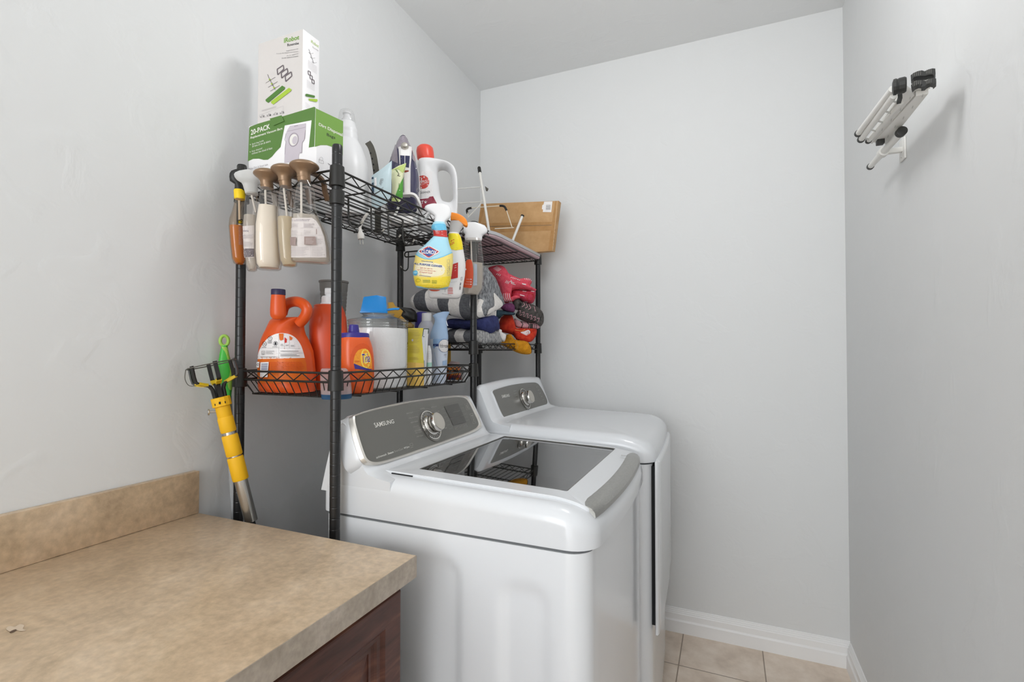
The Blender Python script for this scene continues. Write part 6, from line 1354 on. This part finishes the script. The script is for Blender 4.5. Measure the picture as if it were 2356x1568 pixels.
soft('folded_pyjamas', 'coral red cloth bundle with white dashes on top of the clothes pile', 'cloth', at(1170, 655, 'x', .345), [
    ('roll', 'coral_dark', [(770, 500), (800, 440), (960, 440), (1150, 450), (1180, 480), (1165, 600), (1110, 660), (1000, 640), (900, 600), (790, 640)], .05, .03, .001),
    ('top', 'coral', [(430, 110), (520, 75), (620, 65), (690, 100), (740, 180), (840, 240), (960, 280), (1060, 270), (1115, 320), (1090, 400), (1180, 440), (1150, 470), (980, 450), (820, 460), (790, 520), (780, 640), (670, 650), (620, 470), (560, 330), (480, 190)], .045, .0, .001),
    ('lower', 'coral', [(660, 640), (650, 520), (760, 500), (790, 600), (870, 545), (930, 580), (860, 610), (800, 650), (700, 655)], .03, -.02, .001)], ZM+.10,
     dec={'top': dashes((512, 125), 5, 16, 10, 60, -38, 7)+dashes((560, 215), 3, 24, 10, 20, -22, 8)+dashes((780, 262), 6, 26, 8, 22, -2, 7)+dashes((1000, 290), 5, 24, 6, 10, -26, 7)+dashes((700, 345), 3, 20, 8, 26, -40, 8)+[('l', [(770, 320), (840, 345)], 9, w3), ('l', [(790, 350), (860, 370)], 9, w3), ('l', [(960, 360), (1020, 375)], 9, w3), ('l', [(790, 300), (800, 350)], 8, w3)],
          'lower': [('l', [(672+30*k, 510), (680+30*k, 580), (715+28*k, 640)], 8, w3) for k in range(4)],
          'roll': [('l', [(970, 475), (1030, 480)], 11, w3), ('l', [(1100, 475), (1150, 480)], 10, w3), ('l', [(930, 530), (1000, 548)], 12, w3), ('l', [(1000, 635), (1050, 640)], 10, w3), ('l', b2([(1040, 570), (1060, 520), (1110, 510), (1130, 560), (1110, 610), (1060, 620)], 3), 5, 'red_cloth', True), ('l', [(830, 490), (1000, 500), (1140, 520), (1150, 590)], 5, 'red_cloth')]})
# ------------------------------------------------------------------ corner between worktop and shelving: bulb changer pole and green handled duster
mat('alu', 'c9c7c2', .25, .95); mat('foam_yellow', 'eab312', .6); mat('pad_yellow', 'd9b81e', .5); mat('grey_tube', 'a5a7a9', .35); mat('duster_green', '3fae3a', .38); mat('duster_lime', '9cc653', .4)
PT, PB = Vector((.098, -1.600, 1.182)), Vector((.158, -1.557, .872))
ax_ = (PT-PB).normalized()
def pv(v):        # point of the pole seen at picture row v
    lo_t, hi_t = -3.0, 1.5
    for _ in range(50):
        m = (lo_t+hi_t)/2
        if px(PB+(PT-PB)*m)[1] > v: lo_t = m
        else: hi_t = m
    return PB+(PT-PB)*lo_t
foot = PB-ax_*(PB.z/ax_.z); foot.z = .004
g = thing('bulb_changer', 'yellow and silver bulb changer pole with a wire cage leaning in the corner', 'bulb changer', foot)
MB().tube([foot, pv(1190)], .0085, 'black_plastic', 14).build('lower_pole', g, 'thin black lower pole')
mb = MB(); a = pv(1198)
mb.lathe(a, [(.0148, 0), (.0152, .001), (.0152, (pv(1100)-a).length)], 'alu', 24, ax_); mb.build('pole', g, 'ridged aluminium tube')
for k in range(6):
    pass
for v0, v1 in ((1103, 1050), (1047, 999.5), (993, 958)):
    p, q = pv(v0), pv(v1); L_ = (q-p).length
    r = .0178 if v0 < 1000 else .0185
    MB().lathe(p, [(r*.93, 0), (r, .003), (r, L_-.003), (r*.93, L_)], 'foam_yellow', 24, ax_).build('grip', g, 'yellow foam sleeve')
mb = MB(); p = pv(1052); mb.lathe(p, [(.0135, 0), (.0135, (pv(940)-p).length)], 'alu', 20, ax_); mb.build('inner_tube', g)
p, q = pv(960), pv(932); MB().lathe(p, [(.0155, 0), (.0165, .004), (.0165, (q-p).length)], 'foam_yellow', 24, ax_).build('neck', g)
p, q = pv(934), pv(914); HL = (q-p).length
hd = MB(); hd.lathe(p, [(.019, 0), (.0215, .001), (.0215, HL), (.019, HL+.001)], 'foam_yellow', 12, ax_); hs = hd.build('socket', g, 'yellow socket ring', sharp=25)
decals(hd, [('p', [(262, 576), (276, 576), (276, 594), (262, 594)], 'gap'), ('p', [(302, 572), (309, 571), (312, 585), (306, 588)], 'gap'), ('p', [(232, 592), (238, 590), (240, 604), (234, 605)], 'gap')], crop(420, 740, 3.136), L=3).build('socket_slot', hs)
mb = MB(); s0_ = pv(946); w_, fd = facing(s0_); mb.tube([s0_-w_*.012, s0_-w_*.03], .0022, 'alu', 10); mb.lathe(s0_-w_*.03, [(.007, 0), (.0078, .001), (.0078, .003), (.006, .004)], 'alu', 18, -w_); mb.build('thumb_screw', g, 'round thumb screw')
e1 = ax_.orthogonal().normalized(); e1 = (w_-ax_*w_.dot(ax_)).normalized(); e2 = ax_.cross(e1)
top0 = pv(914); RR = .053; H1 = .088
for k in range(6):
    t = 2*PI*k/6+PI/6+.15; r_ = e1*math.cos(t)+e2*math.sin(t); sd = ax_.cross(r_)
    fpts = [top0+r_*.013-ax_*.004, top0+r_*.014+ax_*.022, top0+r_*.019+ax_*.032, top0+r_*.03+ax_*.037, top0+r_*(RR-.008)+ax_*.042, top0+r_*(RR-.001)+ax_*.048, top0+r_*RR+ax_*.06, top0+r_*(RR-.001)+ax_*H1]
    mb = MB(); mb.strap(fpts, sd, .0046, .0018, 'black_plastic'); fo = mb.build('finger', g)
    mb = MB(); mb.strap([top0+r_*.026+ax_*.0362, top0+r_*.036+ax_*.0392, top0+r_*(RR-.006)+ax_*.0435], sd, .006, .0032, 'pad_yellow'); mb.build('finger_pad', fo, 'yellow gripping pad')
mb = MB(); mb.tube([top0+(e1*math.cos(t)+e2*math.sin(t))*(RR+.001)+ax_*(H1-.004) for t in (2*PI*q/40 for q in range(40))], .0014, 'strap_grey', 6, True); mb.build('wire_ring', g)
mb = MB(); t = PI+.1; r_ = e1*math.cos(t)+e2*math.sin(t); mb.tube(bez([top0+r_*(RR+.002)+ax_*(H1-.004), top0+r_*(RR+.008)+ax_*.062, top0+r_*(RR+.002)+ax_*.044, top0+r_*(RR-.02)+ax_*.041], 5), .0009, 'strap_grey', 5); mb.build('tension_wire', g)
# duster
cM = crop(430, 760, 8.714)
P = at(525, 880, 'x', .034); P = Vector((.036, P.y, 0)); w_, fd = facing(P)
fb = at(546, 1195, 'x', .06); bot = Vector((.085, fb.y+.045, .004))
g = thing('duster', 'green handled duster with a grey tube leaning on the wall behind the yellow pole', 'duster', bot)
def gp(u, v): return atp(*cM(u, v), P, fd)
rows = [(1560, 815, 885), (1400, 788, 884), (1250, 745, 897), (1100, 695, 922), (1000, 650, 927), (880, 622, 920), (740, 622, 905), (600, 632, 878), (480, 652, 850), (400, 668, 832), (340, 684, 820), (300, 692, 816)]
R_ = []
mb = MB(); lpx(mb, P, [(cM(0, v)[1], cM(a, 0)[0], cM(b, 0)[0], .010 if v > 400 else .008, 2.4) for v, a, b in rows], 'duster_green', None, 28); mb.build('handle', g, 'green plastic handle', sharp=60); gh = mb
mb = MB(); rg = [gp(750+82*math.cos(t), 205+100*math.sin(t)) for t in (2*PI*k/32 for k in range(32))]; mb.tube(rg, .0042, 'duster_lime', 10, True); mb.build('hanging_loop', g, 'lime green hanging loop')
decals(gh, [('p', b2([(690, 300), (730, 330), (800, 330), (830, 440), (880, 600), (915, 760), (922, 900), (925, 1000), (915, 1120), (890, 1190), (850, 1180), (820, 1100), (815, 1000), (850, 900), (860, 780), (820, 600), (770, 440), (720, 370)], 3), 'duster_lime')], cM, L=6).build('inlay', g, 'lime green inlay')
j = gp(838, 1540); mb = MB(); b_ = at(541, 1188, 'x', .05)
jl = [j, b_, b_+(b_-j)*1.0]; dirn = (b_-j).normalized(); end = b_+dirn*((b_.z-.004)/-dirn.z)
mb.tube([j+dirn*-.03, end], [.0085, .0115], 'grey_tube', 18); mb.build('tube', g, 'grey tube')
# ------------------------------------------------------------------ folded rack on a bracket on the right wall
mat('rack_white', 'e2e1dd', .35); mat('rack_grey', 'c4c4c0', .4); mat('rack_black', '2b2b29', .5); mat('rack_rib', '75746f', .5)
cN = crop(1920, 120, 5.2267); ZR = 1.872
def rz(u, v, z=ZR): return at(*cN(u, v), 'z', z)
g = thing('folding_rack', 'white folding drying rack with black feet folded flat on the right wall', 'drying rack', (RW-.06, -.95, ZR-.03))
def slab(quad, h, mt, name, z=ZR, bev=.0012, **k):
    pts = [rz(*p, z) for p in quad]; mb = MB(); mb.prism(pts, Vector((0, 0, h)), mt, bev); return mb.build(name, g, **k), mb
o, sm_ = slab([(980, 530), (1130, 500), (640, 1110), (470, 1090)], .012, 'rack_white', 'slotted_rail')
decals(sm_, [('p', [(x-9, y+14), (x+2, y-18), (x+16, y-22), (x+6, y+12)], 'rack_grey') for x, y in ((1055, 525), (935, 660), (825, 790), (725, 895), (640, 1010))], cN, L=6).build('slot', o)
o, sm_ = slab([(860, 440), (965, 520), (455, 1105), (390, 1080)], .010, 'rack_white', 'slotted_rail', ZR+.003)
decals(sm_, [('p', [(x-8, y+14), (x+2, y-18), (x+14, y-20), (x+6, y+12)], 'rib_shadow' if False else 'rack_grey') for x, y in ((905, 555), (790, 690), (680, 815), (570, 930))], cN, L=6).build('slot', o)
def tubez(a, b, r, mt, name, z=ZR, cap0=None, cap1=None):
    A, B = rz(*a, z), rz(*b, z); mb = MB(); mb.tube([A, B], r, mt, 14); o = mb.build(name, g); d = (B-A).normalized()
    if cap0: MB().lathe(A-d*.002, [(r*1.1, 0), (r*1.25, .001), (r*1.25, .012), (r*1.05, .013)], 'rack_black', 16, d).build('end_cap', o)
    if cap1: MB().lathe(B+d*.002, [(r*1.1, 0), (r*1.25, .001), (r*1.25, .008), (r*1.05, .009)], 'rack_black', 16, -d).build('end_cap', o)
    return o
tubez((715, 520), (318, 1050), .0075, 'rack_white', 'bar', ZR+.004, None, True)
tubez((700, 440), (285, 980), .0075, 'rack_white', 'bar', ZR+.014, None, True)
tubez((800, 600), (405, 1070), .006, 'rack_white', 'bar', ZR+.002, None, True)
for k, (x, y) in enumerate(((725, 600), (625, 720), (535, 835), (450, 940), (375, 1040))):
    A, B = rz(x-20, y-10), rz(x+50, y+10); MB().tube([A, B], .0022, 'rack_grey', 8).build('cross_pin', g)
# black knob with its lever
c = rz(790, 410, ZR-.004); mb = MB(); w_, fd = facing(c)
mb.lathe(c-Vector((.011, 0, 0)), [(.010, -.003), (.0165, -.001), (.017, .004), (.0155, .005), (.0155, .007), (.0165, .008), (.0165, .018), (.0145, .021)], 'rack_black', 14, (1, -.2, 0)); mb.build('lock_knob', g, 'black lock knob', sharp=25)
mb = MB(); mb.strap([rz(785, 480, ZR-.006), rz(790, 540, ZR-.008), rz(772, 605, ZR-.008)], (1, 0, 0), .004, .003, 'rack_black'); mb.build('lock_lever', g, 'black lever')
wd = Vector((0, 1, 0))
for poly, z in (([(915, 275), (955, 245), (1000, 226), (1050, 215), (1085, 226), (1130, 204), (1180, 192), (1212, 194), (1216, 255), (1196, 286), (1180, 266), (1130, 272), (1090, 285), (1040, 285), (985, 292), (955, 302), (932, 340), (918, 322)], ZR+.006), ([(920, 392), (960, 352), (1010, 334), (1060, 332), (1095, 346), (1140, 318), (1190, 306), (1222, 314), (1224, 362), (1186, 396), (1184, 376), (1150, 368), (1110, 388), (1082, 414), (1042, 418), (1056, 388), (1010, 385), (970, 402), (932, 436)], ZR-.010)):
    p0 = rz(*poly[0], z); p0 = rz(1070, 280 if poly[0][1] < 300 else 370, z); w_, fd = facing(p0)
    pts = [atp(*cN(*q), p0, fd) for q in poly]
    mb = MB(); mb.prism(pts, fd*.022, 'rack_black', .0008); o = mb.build('rubber_foot', g, 'black ribbed rubber feet', sharp=20)
    y0 = 0 if z > ZR else 118
    decals(mb, [('l', [(x, 232+y0-(x-940)*.1), (x-6, 290+y0-(x-940)*.13)], 5, 'rack_rib') for x in (945, 968, 992, 1015, 1038)]+[('l', [(x, 212+y0-(x-1100)*.12), (x-2, 262+y0-(x-1100)*.1)], 5, 'rack_rib') for x in (1108, 1126, 1144, 1164)], cN, L=8).build('rib', o)
mb = MB(); mb.prism([rz(925, 330, ZR+.012), rz(1190, 270, ZR+.012), rz(1150, 440, ZR+.012), rz(960, 500, ZR+.012)], (0, 0, .008), 'rack_white', .001); mb.build('end_plate', g, 'white end plate')
c = rz(550, 1075, ZR-.004); MB().obox(c, Vector((.0085, 0, 0)), Vector((0, .010, 0)), Vector((0, 0, .008)), 'rack_black', .002).build('end_stop', g, 'black end stop')
# wall bracket with its hook bar, the rack hangs on it
g = thing('wall_bracket', 'small white wall bracket with a black capped bar under the folded rack', 'wall bracket', (RW-.03, -.75, ZR-.06))
A, B = rz(810, 950, ZR-.014), rz(430, 1375, ZR-.014)
mb = MB(); mb.tube([A, A.lerp(B, .62), B], [.0095, .009, .0075], 'rack_white', 16); o = mb.build('bar', g); d = (B-A).normalized()
MB().lathe(A-d*.004, [(.0095, 0), (.0118, .001), (.0118, .016), (.0098, .017)], 'rack_black', 18, d).build('end_cap', o, 'black rubber cap'); MB().lathe(B+d*.004, [(.006, 0), (.0095, .001), (.0095, .009), (.008, .01)], 'rack_black', 18, -d).build('end_cap', o, 'dark end cap')
m_ = A.lerp(B, .55); mb = MB(); mb.lathe(m_-d*.012, [(.0105, 0), (.013, .001), (.013, .023), (.0105, .024)], 'rack_white', 18, d)
mb.obox(Vector(((m_.x+RW)/2+.002, m_.y, m_.z)), Vector(((RW-m_.x)/2-.004, 0, 0)), Vector((0, .008, 0)), Vector((0, 0, .007)), 'rack_white', .003); mb.build('arm', g)
mb = MB(); mb.box((RW-.005, m_.y-.022, m_.z-.03), (RW-.0003, m_.y+.022, m_.z+.03), 'rack_white', .0015); wp_ = mb.build('wall_plate', g)
MB().lathe((RW-.005, m_.y, m_.z-.02), [(.0035, 0), (.0035, .0015), (.002, .002)], 'rack_grey', 12, (-1, 0, 0)).build('screw', wp_)
for o in bpy.data.objects:
    if '_base' in o: del o['_base']
